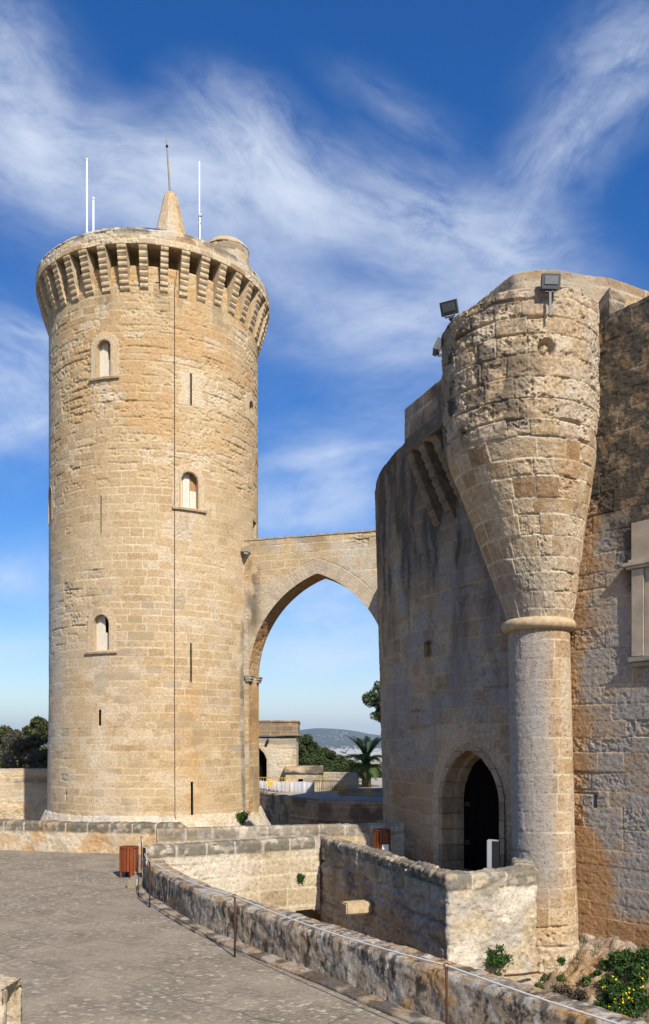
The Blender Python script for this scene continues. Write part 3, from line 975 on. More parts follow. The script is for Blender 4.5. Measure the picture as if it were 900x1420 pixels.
    P = np.stack([TC[0] + TR * np.sin(A), TC[1] - TR * np.cos(A), Z], axis=-1)
    link('wall', grid_mesh('tower_back', P, ashlar(A * TR, Z, 2)), M_TOWER, tower)
    # upper drum behind the corbels
    ph3 = np.linspace(R(-180), R(180), 420)
    z3 = np.arange(25.55, 27.06, 0.06)
    A, Z = np.meshgrid(ph3, z3, indexing='ij')
    rd = TR - 0.01 - 0.75 * sstep(26.30, 26.44, Z)
    P = np.stack([TC[0] + rd * np.sin(A), TC[1] - rd * np.cos(A), Z], axis=-1)
    st = ashlar(A * TR, Z, 3, er=0.7)
    st['orange'] = 0.5 * sstep(0.4, 0.6, fbm(A * TR * 0.9, Z, 321, 4))
    link('upper_drum', grid_mesh('tower_drum', P, st), M_TOWER, tower)


tower_wall()


def strip(name, fa, fb, n, mat, parent, thick=None):
    """quads between two outlines"""
    V = np.array([fa(i) for i in range(n)] + [fb(i) for i in range(n)])
    f = [(i, i + 1, n + i + 1, n + i) for i in range(n - 1)]
    return np_mesh(name, V, np.array(f), False)


def cyl_window(parent, c, r, uc, v0, w, h, depth, kind, sill=True):
    win = None
    out = arch_outline(uc, v0, w, h)
    big = arch_outline(uc, v0, w + 0.14, h + 0.07)
    n = len(out)
    P = lambda u, v, o: cyl_pt(c, r + o, np.array(u / r), np.array(v))
    V, f = [], []
    for (u, v) in big: V.append(P(u, v, 0.008))
    for (u, v) in big: V.append(P(u, v, 0.035))
    for (u, v) in out: V.append(P(u, v, 0.035))
    for (u, v) in out: V.append(P(u, v, -depth))
    for L in range(3):
        for i in range(n - 1):
            f.append((L * n + i, L * n + i + 1, (L + 1) * n + i + 1, (L + 1) * n + i))
    f = [q[::-1] for q in f]
    win = link('window', np_mesh('window_frame', np.array(V), np.array(f), False), M_FRAME, parent)
    # boarded leaf standing back in the opening
    bm = bmesh.new()
    npl = 5
    for k in range(npl):
        ua = uc - w / 2 - 0.02 + (w + 0.04) * k / npl; ub = uc - w / 2 - 0.02 + (w + 0.04) * (k + 1) / npl - 0.012
        top = v0 + h - 0.02
        if k >= npl * 0.6: top = v0 + h * (0.52 if kind != 'closed' else 1.0)
        for (oa) in (-depth + 0.015 * (k % 2),):
            pts = [P(ua, v0 - 0.02, oa), P(ub, v0 - 0.02, oa), P(ub, top, oa), P(ua, top, oa)]
            pts2 = [P(ua, v0 - 0.02, oa - 0.04), P(ub, v0 - 0.02, oa - 0.04), P(ub, top, oa - 0.04), P(ua, top, oa - 0.04)]
            a = [bm.verts.new(p) for p in pts]; b = [bm.verts.new(p) for p in pts2]
            bm.faces.new(a); bm.faces.new(b[::-1])
            for i in range(4): bm.faces.new((a[i], b[i], b[(i + 1) % 4], a[(i + 1) % 4]))
    bm_obj('shutter', bm, M_WOOD_PALE, win)
    if kind != 'closed':
        bm = bmesh.new()
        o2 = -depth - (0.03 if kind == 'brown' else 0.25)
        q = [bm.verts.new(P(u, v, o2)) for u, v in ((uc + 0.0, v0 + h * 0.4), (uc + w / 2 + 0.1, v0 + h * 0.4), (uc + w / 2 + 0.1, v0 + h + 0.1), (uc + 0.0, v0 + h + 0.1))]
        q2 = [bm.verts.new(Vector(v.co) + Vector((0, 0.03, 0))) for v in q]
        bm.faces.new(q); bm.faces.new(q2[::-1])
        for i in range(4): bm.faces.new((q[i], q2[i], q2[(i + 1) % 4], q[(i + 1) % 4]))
        bm_obj('upper_leaf_or_gap', bm, M_WOOD_BROWN if kind == 'brown' else M_VOID, win)  # unless brown, a black sheet painting the unlit gap above the boards
    if sill:
        bm = bmesh.new()
        us = np.linspace(uc - w / 2 - 0.42, uc + w / 2 + 0.42, 9)
        rows = []
        for u in us:
            rows.append([bm.verts.new(P(u, v0 + a, b)) for a, b in ((-0.12, -0.02), (-0.12, 0.10), (-0.03, 0.13), (0.0, 0.11), (0.0, -0.3 if abs(u - uc) < w / 2 + 0.05 else -0.02))])
        for A, B in zip(rows, rows[1:]):
            for i in range(4): bm.faces.new((A[i], B[i], B[i + 1], A[i + 1]))
        bm.faces.new(rows[0]); bm.faces.new(rows[-1][::-1])
        bm_obj('sill', bm, M_FRAME, win)
    return win


M_FRAME = plain_mat('dressed_stone', (0.43, 0.325, 0.20), 0.9, 0, 0.3, 8, 0.4, None, 0.1)
for q, kind in zip(TWIN, ('brown', 'brown', 'dark', 'closed', 'dark')):
    cyl_window(tower, TC, TR, *q, 0.27, kind, q[3] > 0 and abs(q[0]) < 4.6)


def slit_lining(parent, c, r, uc, v0, w, h, depth=0.6, name='arrow_slit'):
    bm = bmesh.new()
    P = lambda u, v, o: cyl_pt(c, r + o, np.array(u / r), np.array(v))
    e = 0.05
    ring = [(uc - w / 2, v0), (uc + w / 2, v0), (uc + w / 2, v0 + h), (uc - w / 2, v0 + h)]
    A = [bm.verts.new(P(u, v, 0.006)) for u, v in ring]
    e = 0.012
    ro = [(uc - w / 2 - e, v0 - e), (uc + w / 2 + e, v0 - e), (uc + w / 2 + e, v0 + h + e), (uc - w / 2 - e, v0 + h + e)]
    O = [bm.verts.new(P(u, v, 0.012)) for u, v in ro]
    B = [bm.verts.new(P(u, v, -depth)) for u, v in ring]
    for i in range(4):
        j = (i + 1) % 4
        bm.faces.new((O[i], O[j], A[j], A[i])); bm.faces.new((A[i], A[j], B[j], B[i]))
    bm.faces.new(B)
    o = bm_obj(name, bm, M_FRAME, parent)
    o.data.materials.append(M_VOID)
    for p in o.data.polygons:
        if p.index == len(o.data.polygons) - 1 or name == 'arrow_slit' and p.index % 2 == 1: p.material_index = 1  # slit sides and back coloured black for their unlit depth
    return o


for q in TSLIT:
    slit_lining(tower, TC, TR, *q)
slit_lining(tower, TC, TR, *TDOOR, depth=0.9, name='doorway')

# flared rubble plinth
ph = np.linspace(R(-180), R(180), 900)
pr = np.array([[TR + 0.08, -0.02], [TR + 0.14, -0.05], [TR + 0.75, -1.2], [TR + 1.0, -3.05]])
prr, s = resample(pr, 0.05)
A, Sx = np.meshgrid(ph, np.arange(len(s)), indexing='ij')
rad = prr[:, 0][Sx]; Z = prr[:, 1][Sx]
P = np.stack([TC[0] + rad * np.sin(A), TC[1] - rad * np.cos(A), Z], axis=-1)
st = rubble(A * TR, s[Sx][...] * -1.0, 61, 0.28, 0.2, 0.05, 0.03)
st['d'] = st['d'] + 0.02
st['grey'] = 0.7 * sstep(0.4, 0.6, fbm(A * TR * 0.9, Z * 2, 331, 4))
st['pale'] = 0.4 * sstep(0.5, 0.66, fbm(A * TR * 1.9, Z * 2, 332, 4))
P = P[::1, ::-1]
for k in st: st[k] = st[k][:, ::-1]
link('plinth', grid_mesh('plinth', P, st), M_LIGHT, tower)

# corbels of the crown
TOPR = 6.17


def corbel_mesh(width, z0, z1, reach, rolls, seed, roll=0.062):
    rg = random.Random(seed)
    pts = [(-0.06, z0)]
    for k in range(rolls):
        za = z0 + (z1 - z0) * k / rolls; zb = z0 + (z1 - z0) * (k + 1) / rolls
        base = reach * (k / rolls) ** 0.9
        nxt = reach * ((k + 1) / rolls) ** 0.9
        for q in (0.05, 0.3, 0.55, 0.8, 0.97):
            bulge = roll * math.sin(math.pi * min(1, q * 1.05)) ** 0.7
            pts.append((base + (nxt - base) * q + bulge + rg.uniform(-0.016, 0.012), za + (zb - za) * q))
    pts += [(reach, z1 + 0.03), (-0.06, z1 + 0.03)]
    bm = bmesh.new()
    for sx in (-1, 1):
        pass
    L = [bm.verts.new((-width / 2, -o, z)) for o, z in pts]
    Rr = [bm.verts.new((width / 2, -o, z)) for o, z in pts]
    n = len(pts)
    for i in range(n):
        j = (i + 1) % n
        bm.faces.new((L[i], L[j], Rr[j], Rr[i]))
    bm.faces.new(L[::-1]); bm.faces.new(Rr)
    bmesh.ops.recalc_face_normals(bm, faces=bm.faces)
    me = bpy.data.meshes.new('corbel')
    bm.to_mesh(me); bm.free()
    return me


M_CORBEL = plain_mat('corbel_stone', (0.43, 0.33, 0.205), 0.92, 0, 0.55, 3.2, 0.8, None, 0.1)
M_CORBEL_GREY = plain_mat('grey_corbel_stone', (0.30, 0.26, 0.2), 0.92, 0, 0.4, 5, 0.6, None, 0.1)
M_CORBEL_SHADE = plain_mat('shade_dark_corbel_stone', (0.19, 0.15, 0.105), 0.92, 0, 0.5, 4, 0.8, None, 0.1)  # corbel stone darkened to paint in the shade under the box
CZ0, CZ1 = 25.05, 26.97
cm = [corbel_mesh(0.36 + 0.02 * k, CZ0 + (0, 0.08, -0.05, 0.03, -0.02)[k], CZ1, TOPR - TR - 0.06, (8, 7, 8, 7, 8)[k], k) for k in range(5)]
for me in cm: me.materials.append(M_CORBEL)
NC = 38
for k in range(NC):
    ph = R(11.5 + 360.0 * (k + 0.4) / NC)
    o = bpy.data.objects.new('corbel', cm[(k * 7 + k // 5) % 5])
    COL.objects.link(o)
    o.parent = tower
    o.location = (TR * math.sin(ph), -TR * math.cos(ph), 0)
    o.rotation_euler = (0, 0, ph)

# crown parapet ring
ph = np.linspace(R(-180), R(180), 900)
pr = [(TOPR - 0.46, 26.99), (TOPR - 0.02, 26.96), (TOPR, 27.0), (TOPR, 27.38), (TOPR - 0.01, 27.62), (TOPR - 0.08, 27.74), (TOPR - 0.38, 27.76), (TOPR - 0.45, 27.7), (TOPR - 0.46, 26.99)]
prr, s = resample(pr, 0.045)
A, Sx = np.meshgrid(ph, np.arange(len(s)), indexing='ij')
rad = prr[:, 0][Sx]; Z = prr[:, 1][Sx]
P = np.stack([TC[0] + rad * np.sin(A), TC[1] - rad * np.cos(A), Z], axis=-1)
U = A * TOPR
st = ashlar(U, 26.5 + s[Sx], 71, 0.36, 0.85, 0.02, 0.035, 0.014, 0.4, tvar=0.8)
st['d'] = st['d'] * (0.9) + 0.10 * (fbm(U * 0.9, Z * 1.3, 341, 4) - 0.5) * sstep(27.3, 27.6, Z)
st['grey'] = sstep(0.40, 0.56, fbm(U * 0.8, Z * 2, 342, 4)) * (0.25 + 0.4 * sstep(27.2, 27.5, Z))
st['dark'] = 0.7 * sstep(0.48, 0.64, fbm(U * 1.5, Z * 2.0, 343, 4)) * sstep(27.3, 27.55, Z)
st['pale'] = 0.4 * sstep(0.5, 0.6, st['k1']) * sstep(27.4, 27.3, Z)
link('crown_parapet', grid_mesh('crown', P, st), M_TOWER, tower)
bm = bmesh.new()
add_lathe(bm, (TC[0], TC[1], 0), [(TOPR - 0.455, 27.03), (TOPR - 0.455, 27.12), (0.02, 27.22)], 64)
bm_obj('roof', bm, M_FRAME, tower)

# stone pinnacle, stair turret on the roof
pc = at(236.5, 300, 42.3)


def style_pin(u, v, P):
    st = ashlar(u, v, 81, 0.36, 0.6, 0.012, 0.014, 0.008, 0.2)
    st['grey'] = 0.35 * sstep(0.5, 0.62, fbm(u, v, 351, 4))
    return st


def lathe_grid(name, c, prof, step, style, mat, parent, nphi=None, facets=0, drift=None):
    pr, s = resample(prof, step)
    rm = max(p[0] for p in prof)
    ph = np.linspace(-math.pi, math.pi, nphi or int(2 * math.pi * rm / step) + 1)
    A, Sx = np.meshgrid(ph, np.arange(len(s)), indexing='ij')
    rad = pr[:, 0][Sx]; Z = pr[:, 1][Sx]
    if facets:
        w = 2 * math.pi / facets
        rad = rad * math.cos(w / 2) / np.cos((A % w) - w / 2)
    X = c[0] + rad * np.sin(A); Y = c[1] - rad * np.cos(A)
    if drift is not None:
        dx, dy = drift(Z)
        X = X + dx; Y = Y + dy
    P = np.stack([X, Y, Z], axis=-1)
    st = style(A * rm, pr[0, 1] + s[Sx], P)
    return link(name, grid_mesh(name, P, st), mat, parent)


zt = at(236, 270, 42.3).z
lathe_grid('pinnacle', (pc.x, pc.y), [(1.36, 27.1), (0.32, zt - 0.02), (0.01, zt)], 0.05, style_pin, M_TOWER, tower, None, 8)
sc = at(314, 330, 45.0)
zt = at(314, 327, 44.4).z


def style_stair(u, v, P):
    st = ashlar(u, v, 83, 0.4, 0.8, 0.014, 0.015, 0.01, 0.25)
    z = P[..., 2]
    st['dark'] = 0.55 * sstep(0.45, 0.6, fbm(u * 1.2, v * 2, 352, 4)) * np.exp(-((z - zt + 0.85) / 0.3) ** 2)
    st['grey'] = 0.5 * sstep(0.45, 0.6, fbm(u, v, 353, 4))
    return st


lathe_grid('stair_turret', (sc.x, sc.y), [(1.22, 27.0), (1.22, zt - 0.62), (1.26, zt - 0.58), (1.2, zt - 0.45), (0.95, zt - 0.2), (0.5, zt - 0.04), (0.01, zt)], 0.05, style_stair, M_TOWER, tower)

# lightning cable running down the tower
pc0 = ray_cyl(242, 700, TC, TR)[0]
bm = bmesh.new()
pts = []
for z in np.linspace(-0.6, 25.2, 40):
    rr = TR + 0.045 + 0.10 * max(0, (6 - z) / 6) + (0.25 if z < -0.3 else 0)
    pts.append((TC[0] + rr * math.sin(pc0), TC[1] - rr * math.cos(pc0), z))
pts.append((TC[0] + (TR + 0.5) * math.sin(pc0 + 0.01), TC[1] - (TR + 0.5) * math.cos(pc0 + 0.01), 26.3))
add_tube(bm, pts, 0.014, 6)
bm_obj('lightning_cable', bm, M_RUST, tower)


# masts on the tower roof
def mast(name, px, ytop, d, r, mat, label, cat, z0=27.15, tilt=0.0):
    p = at(px, ytop, d)
    b = Vector((p.x, p.y, z0))
    root = empty(name, b, label, cat)
    bm = bmesh.new()
    add_tube(bm, [b, Vector((p.x + tilt, p.y, p.z))], [r, r * 0.8], 10)
    bm_obj('pole', bm, mat, root, True)
    return root, p


r0, p = mast('flagpole', 120.5, 223, 43.5, 0.055, M_WHITE, 'tall white flagpole on the round tower roof, leftmost of the masts', 'flagpole')
bm = bmesh.new(); add_lathe(bm, (p.x, p.y, p.z), [(0.05, 0), (0.075, 0.05), (0.05, 0.11), (0.01, 0.13)], 12); bm_obj('finial', bm, M_WHITE, r0, True)
r0, p = mast('flagpole', 129.5, 277, 42.5, 0.055, M_WHITE, 'short white flagpole beside the tall one on the tower roof', 'flagpole')
bm = bmesh.new(); add_lathe(bm, (p.x, p.y, p.z), [(0.05, 0), (0.08, 0.04), (0.06, 0.1), (0.01, 0.12)], 12); bm_obj('finial', bm, M_WHITE, r0, True)
r0, p = mast('antenna', 276.5, 224, 42.0, 0.04, M_WHITE, 'thin white antenna on a grey mast, right of the stone pinnacle on the tower', 'antenna')
bm = bmesh.new()
zb = at(276, 297, 42).z
add_tube(bm, [(p.x + 0.02, p.y - 0.06, 27.2), (p.x + 0.02, p.y - 0.06, zb)], 0.045, 8)
add_box(bm, (p.x + 0.06, p.y - 0.08, zb - 0.1), (0.16, 0.12, 0.12))
add_box(bm, (p.x + 0.02, p.y - 0.05, zb - 0.5), (0.12, 0.12, 0.06))
bm_obj('mast', bm, M_STEEL, r0)
pz = at(236, 270, 42.3)
b = Vector((pz.x, pz.y, pz.z - 0.05))
root = empty('lightning_rod', b, 'slender lightning rod rising from the stone pinnacle on the tower', 'lightning rod')
ptop = at(230, 188, 42.3)
bm = bmesh.new()
add_tube(bm, [b, (b.x - 0.16, b.y, at(230, 205, 42.3).z), ptop], [0.05, 0.032, 0.008], 8)
bm_obj('rod', bm, plain_mat('old_rod_metal', (0.22, 0.16, 0.1), 0.6, 0.4), root)
bm = bmesh.new()
add_lathe(bm, (b.x - 0.165, b.y, at(230, 204, 42.3).z), [(0.03, -0.04), (0.075, 0.02), (0.05, 0.1), (0.01, 0.14)], 10)
bm_obj('tip_collar', bm, M_IRON, root)

# blue hand rail on the roof
rail = empty('roof_railing', (TC[0], TC[1], 27.2), 'thin blue handrail showing above the crown of the round tower', 'railing')
bm = bmesh.new()
RR = 5.0
arc = [(TC[0] + RR * math.sin(R(a)), TC[1] - RR * math.cos(R(a)), 28.38) for a in range(-60, 66, 4)]
add_tube(bm, arc, 0.035, 6)
bm_obj('handrail', bm, M_BLUE, rail)
for i in range(0, len(arc), 4):
    bm = bmesh.new()
    add_tube(bm, [(arc[i][0], arc[i][1], 27.15), arc[i]], 0.025, 6)
    bm_obj('baluster', bm, M_BLUE, rail)

# ------------------------------------------------------------------ arch bridge between tower and castle
BA = np.array([-3.895, 42.66])                  # left jamb, front face
BD = np.array([0.958, -0.288])                 # along the bridge
BT = np.array([0.288, 0.958])                  # through it
SPRING, HALF, RISE = 6.84, 3.69, 5.16
BTOP = 13.9
ARC_R = (HALF ** 2 + RISE ** 2) / (2 * HALF)
BTH = 1.42
arch = empty('arch_bridge', (BA[0], BA[1], -3), 'high pointed stone arch bridging the gap between the round tower and the castle', 'bridge')


def arch_z(u):
    x = np.abs(np.asarray(u) - HALF)
    cx = ARC_R - HALF
    v = np.sqrt(np.clip(ARC_R ** 2 - (x + cx) ** 2, 0, None))
    return np.where(x < HALF, SPRING + v, -3.0)


def bp(u, w, z):
    u, w, z = np.broadcast_arrays(u, w, z)
    return np.stack([BA[0] + BD[0] * u + BT[0] * w, BA[1] + BD[1] * u + BT[1] * w, z], axis=-1)


def bridge_style(U, Z):
    st = ashlar(U, Z, 91, 0.38, 0.78, 0.014, 0.016, 0.008, 0.2)
    top = sstep(BTOP - 0.75, BTOP - 0.1, Z)
    st['dark'] = 0.55 * sstep(0.42, 0.62, fbm(U * 1.1, Z * 1.8, 361, 4)) * (0.25 + 0.75 * top) * 0.8
    st['grey'] = 0.55 * sstep(0.46, 0.62, fbm(U * 0.8, Z, 362, 4))
    stain = np.exp(-((U - 0.25 - 0.2 * (fbm(U * 0 + 1, Z, 363, 3) - .5)) / 0.4) ** 2) * sstep(8.6, 10.0, Z) * sstep(13.6, 12.2, Z)
    st['dark'] = np.maximum(st['dark'], stain * 0.8 * sstep(0.35, 0.55, fbm(U * 3, Z * 2, 364, 4)))
    st['orange'] = 0.5 * stain * sstep(0.5, 0.6, fbm(U * 3, Z * 3, 365, 4))
    # voussoir ring
    x = np.abs(U - HALF); cx = ARC_R - HALF
    rr = np.hypot(x + cx, Z - SPRING)
    ang = np.arctan2(Z - SPRING, x + cx)
    ring = ((rr < ARC_R + 0.72) & (Z > SPRING)) * 1.0
    j = np.minimum((ang * ARC_R / 0.42) % 1, 1 - (ang * ARC_R / 0.42) % 1) * 0.42
    jv = (1 - sstep(0.008, 0.025, j)) * ring
    edge = (1 - sstep(0.01, 0.03, np.abs(rr - ARC_R - 0.72))) * (Z > SPRING)
    st['d'] = st['d'] * (1 - ring * 0.4) - 0.02 * jv + ring * 0.008 - edge * 0.02
    st['mortar'] = st['mortar'] * (1 - ring) + jv * 0.7
    st['grey'] = st['grey'] * (1 - ring) + ring * 0.45
    st['tone'] = st['tone'] * (1 - ring) + ring * (0.15 + 0.6 * h2(np.floor(ang * ARC_R / 0.42), U * 0, 366))
    return st


def bridge_faces():
    for side in (0, 1):
        us = np.concatenate([np.arange(-1.1, 0, 0.045), np.linspace(0, 2 * HALF, 190), np.arange(2 * HALF + 0.045, 2 * HALF + 3, 0.06)])
        lo = np.where((us > 1e-6) & (us < 2 * HALF - 1e-6), arch_z(us), -3.0)
        for (a, b, step) in ((-1.1, 0.0, 0.045), (0.0, 2 * HALF, 0.045), (2 * HALF, 2 * HALF + 3, 0.1)):
            uu = np.linspace(a, b, int((b - a) / step) + 2)
            inner = (a == 0.0)
            l = np.clip(arch_z(np.clip(uu, 1e-4, 2 * HALF - 1e-4)), SPRING, None) if inner else np.full(uu.shape, -3.0)
            nz = 170 if inner else 380
            k = np.linspace(0, 1, nz)
            Z = l[:, None] + (BTOP - l[:, None]) * k[None]
            U = np.broadcast_to(uu[:, None], Z.shape).copy()
            P = bp(U, BTH if side else 0.0, Z)
            st = bridge_style(U, Z)
            if side: P = P[::-1]; st = {q: v[::-1] for q, v in st.items()}
            yield P, st


for P, st in bridge_faces():
    link('wall', grid_mesh('bridge_wall', P, st), M_TOWER, arch)
# intrados and jambs
z_up = np.arange(-3.0, SPRING, 0.06)
th = np.linspace(0, math.atan2(RISE, ARC_R - HALF), 120)
cx = ARC_R - HALF
left = np.stack([HALF - (ARC_R * np.cos(th) - cx), SPRING + ARC_R * np.sin(th)], axis=1)
prof2 = np.vstack([np.stack([np.zeros_like(z_up), z_up], axis=1), left])
right = prof2[::-1].copy(); right[:, 0] = 2 * HALF - right[:, 0]
loop = np.vstack([prof2, right[1:]])
ss = np.concatenate([[0], np.cumsum(np.hypot(*np.diff(loop, axis=0).T))])
wv = np.linspace(0, BTH, 36)
Sx, Wx = np.meshgrid(np.arange(len(ss)), wv, indexing='ij')
P = bp(loop[:, 0][Sx], Wx, loop[:, 1][Sx])
st = ashlar(Wx + 3, ss[Sx] - 3, 95, 0.38, 0.7, 0.014, 0.016, 0.008, 0.25)
st['orange'] = 0.75 * sstep(0.3, 0.55, fbm(Wx * 0.7, ss[Sx] * 0.4, 371, 4))  # warm tint painted in for the sunlit glow inside the arch
st['dark'] = 0.3 * sstep(0.5, 0.65, fbm(Wx, ss[Sx], 372, 4))
P = P[:, ::1]
link('intrados', grid_mesh('intrados', P[::-1], {k: v[::-1] for k, v in st.items()}), M_TOWER, arch)
# top of the bridge parapet
bm = bmesh.new()
c = bp(np.array(3.3), np.array(BTH / 2), np.array(BTOP + 0.03))
add_box(bm, c, (8.9, BTH + 0.06, 0.08), Matrix.Rotation(math.atan2(BD[1], BD[0]), 3, 'Z'))
bm_obj('coping', bm, M_CORBEL_GREY, arch)
# impost capitals on the left pier
for w in (0.1, BTH - 0.15):
    bm = bmesh.new()
    c = bp(np.array(0.0), np.array(w), np.array(SPRING))
    rot = Matrix.Rotation(math.atan2(BD[1], BD[0]), 3, 'Z')
    for (dz, sx, hz) in ((0.0, 0.34, 0.12), (-0.13, 0.24, 0.12), (0.1, 0.4, 0.07)):
        add_box(bm, (c[0], c[1], c[2] + dz), (sx, 0.34 + sx * 0.3, hz), rot)
    bm_obj('capital', bm, M_CORBEL_GREY, arch, False, 0.012)
bm = bmesh.new()
c = bp(np.array(-0.05), np.array(-0.22), np.array(13.35))
add_box(bm, c, (0.34, 0.5, 0.26), rot)
add_box(bm, (c[0], c[1] - 0.1, c[2] - 0.16), (0.2, 0.25, 0.18), rot)
bm_obj('water_spout', bm, M_CORBEL_GREY, arch, False, 0.03)

# ------------------------------------------------------------------ the castle
castle = empty('castle', (8.0, 24.0, -3), 'massive weathered castle with a corner turret and a shaded arched gate, filling the right side', 'castle')
GC = np.array([13.8, 26.9])           # centre of the round gate wall
GR = 12.0
GTOP = 11.95


def g_rad(Z):
    return GR - 0.16 + 0.30 * np.clip(Z / 12.0, -0.3, 1.1)


def ray_gate(px, py):
    a, z = ray_cyl(px, py, GC, GR)
    return a * GR, z


gu, gz = ray_gate(646, 1039)
DOOR_U = gu
DOOR_TOP = gz
slu, slz0 = ray_gate(594, 910)
_, slz1 = ray_gate(594, 889)
DW = 2.15


def in_pointed(u, v, uc, v0, w, top):
    a = w / 2
    rise = 1.35 * w / DW
    r = (a * a + rise * rise) / (2 * a)
    x = np.abs(u - uc)
    y = v - (top - rise)
    return (x < a) & (v > v0) & ((y < 0) | (np.hypot(x + r - a, y) < r))


def pointed_outline(uc, v0, w, top, grow=0.0, n=10):
    a = w / 2 + grow
    rise = 1.35 + grow * 1.1
    r = (a * a + rise * rise) / (2 * a)
    sp = top + grow * 1.1 - rise
    pts = [(uc - a, v0), (uc - a, (v0 + sp) / 2)]
    amax = math.atan2(rise, r - a)
    for k in range(n + 1):
        t_ = amax * k / n
        pts.append((uc - (r * math.cos(t_) - (r - a)), sp + r * math.sin(t_)))
    for k in range(n - 1, -1, -1):
        t_ = amax * k / n
        pts.append((uc + (r * math.cos(t_) - (r - a)), sp + r * math.sin(t_)))
    return pts + [(uc + a, (v0 + sp) / 2), (uc + a, v0)]


def gate_wall():
    ph = np.arange(R(-104), R(-44.5), 0.036 / GR)
    z = np.arange(-3.0, GTOP + 0.001, 0.036)
    A, Z = np.meshgrid(ph, z, indexing='ij')
    U = A * GR
    rad = g_rad(Z)
    P = np.stack([GC[0] + rad * np.sin(A), GC[1] - rad * np.cos(A), Z], axis=-1)
    # worn, uneven top edge
    P[..., 2] += 0.22 * (fbm(U * 0.8, U * 0, 401, 4) - 0.6) * sstep(GTOP - 1, GTOP, Z)
    st = ashlar(U, Z, 12, 0.40, 0.74, 0.015, 0.022, 0.013, 0.3, tvar=0.8, face=0.025)
    n = fbm(U * 0.5, Z * 0.35, 402, 4)
    drip = fbm(U * 1.5 + 1.2 * (fbm(U * 0.7, Z * 0.5, 408, 3) - 0.5), Z * 0.3, 403, 5, 0.62)
    low = sstep(3.2, 2.0, Z + 1.2 * (n - 0.5))
    st['grey'] = np.clip(0.62 * sstep(0.34, 0.56, fbm(U * 0.7, Z * 0.8, 404, 4)) * (1 - 0.8 * low) + 0.15, 0, 0.9) * sstep(12.5, 8, Z)
    st['orange'] = 0.55 * low * sstep(0.42, 0.58, fbm(U * 0.8, Z * 0.6, 405, 4)) + 0.3 * sstep(0.6, 0.7, fbm(U, Z, 406, 4))
    st['dark'] = np.clip(sstep(6.0, 10.5, Z + 6.0 * (drip - 0.5)) * (0.55 + 0.45 * sstep(0.36, 0.62, fbm(U * 3.2, Z * 1.1, 409, 4))) + 0.3 * sstep(0.5, 0.7, drip) * sstep(2.0, 5.0, Z), 0, 0.9)  # drip stains, plus a painted darkening upward that deepens the wall's shade
    # warm dressed surround of the gate
    dx = U - DOOR_U
    out = in_pointed(U, Z, DOOR_U, -1, DW + 1.15, DOOR_TOP + 0.62) * 1.0
    st['grey'] *= 1 - 0.9 * out; st['dark'] *= 1 - 0.9 * out
    st['orange'] = np.maximum(st['orange'] * (1 - out), 0.32 * out)
    st['pale'] = 0.35 * out
    inside = in_pointed(U, Z, DOOR_U, 0.0, DW, DOOR_TOP)
    inside |= (np.abs(U - slu) < 0.16) & (Z > slz0) & (Z < slz1)
    sp = DOOR_TOP - 1.35
    ang_ = np.arctan2(Z - sp + 0.5, np.abs(U - DOOR_U) + 0.25) * 1.7
    vj = (1 - sstep(0.01, 0.03, np.minimum((ang_ / 0.42) % 1, 1 - (ang_ / 0.42) % 1) * 0.42)) * out * (Z > sp - 0.2)
    vk = h2(np.floor(ang_ / 0.42) + 50 * np.sign(U - DOOR_U), U * 0, 410)
    arc = out * (Z > sp - 0.2)
    st['mortar'] = st['mortar'] * (1 - arc) + 0.5 * vj
    st['d'] = st['d'] * (1 - 0.6 * arc) - 0.02 * vj
    st['tone'] = st['tone'] * (1 - arc) + arc * (0.2 + 0.6 * vk + 0.3 * (st['fine'] - 0.5))
    st['grey'] *= 1 - 0.75 * np.clip(st['mortar'] * 1.5, 0, 1)
    st['grey'] *= 0.55 + 0.6 * (st['k2'] > 0.3)
    st['orange'] = np.maximum(st['orange'], 0.5 * st['mortar'] * (1 - arc))
    keep = ~(inside[:-1, :-1] & inside[1:, 1:] & inside[1:, :-1] & inside[:-1, 1:])
    link('gate_wall', grid_mesh('gate_wall', P, st, keep), M_CASTLE, castle)
    # back of that wall and the court side
    ph2 = np.linspace(R(-104), R(-40), 60)
    z2 = np.array([GTOP - 0.05, GTOP - 0.04, 0])
    bm = bmesh.new()
    a = [bm.verts.new((GC[0] + (GR + 0.1) * math.sin(p), GC[1] - (GR + 0.1) * math.cos(p), GTOP - 0.09)) for p in ph2]
    b = [bm.verts.new((GC[0] + (GR - 1.5) * math.sin(p), GC[1] - (GR - 1.5) * math.cos(p), GTOP - 0.09)) for p in ph2]
    for i in range(len(a) - 1): bm.faces.new((a[i], a[i + 1], b[i + 1], b[i]))
    c = [bm.verts.new((v.co.x, v.co.y, -3)) for v in b]
    for i in range(len(b) - 1): bm.faces.new((b[i], b[i + 1], c[i + 1], c[i]))
    bm_obj('wall_walk', bm, M_CORBEL_GREY, castle)


gate_wall()


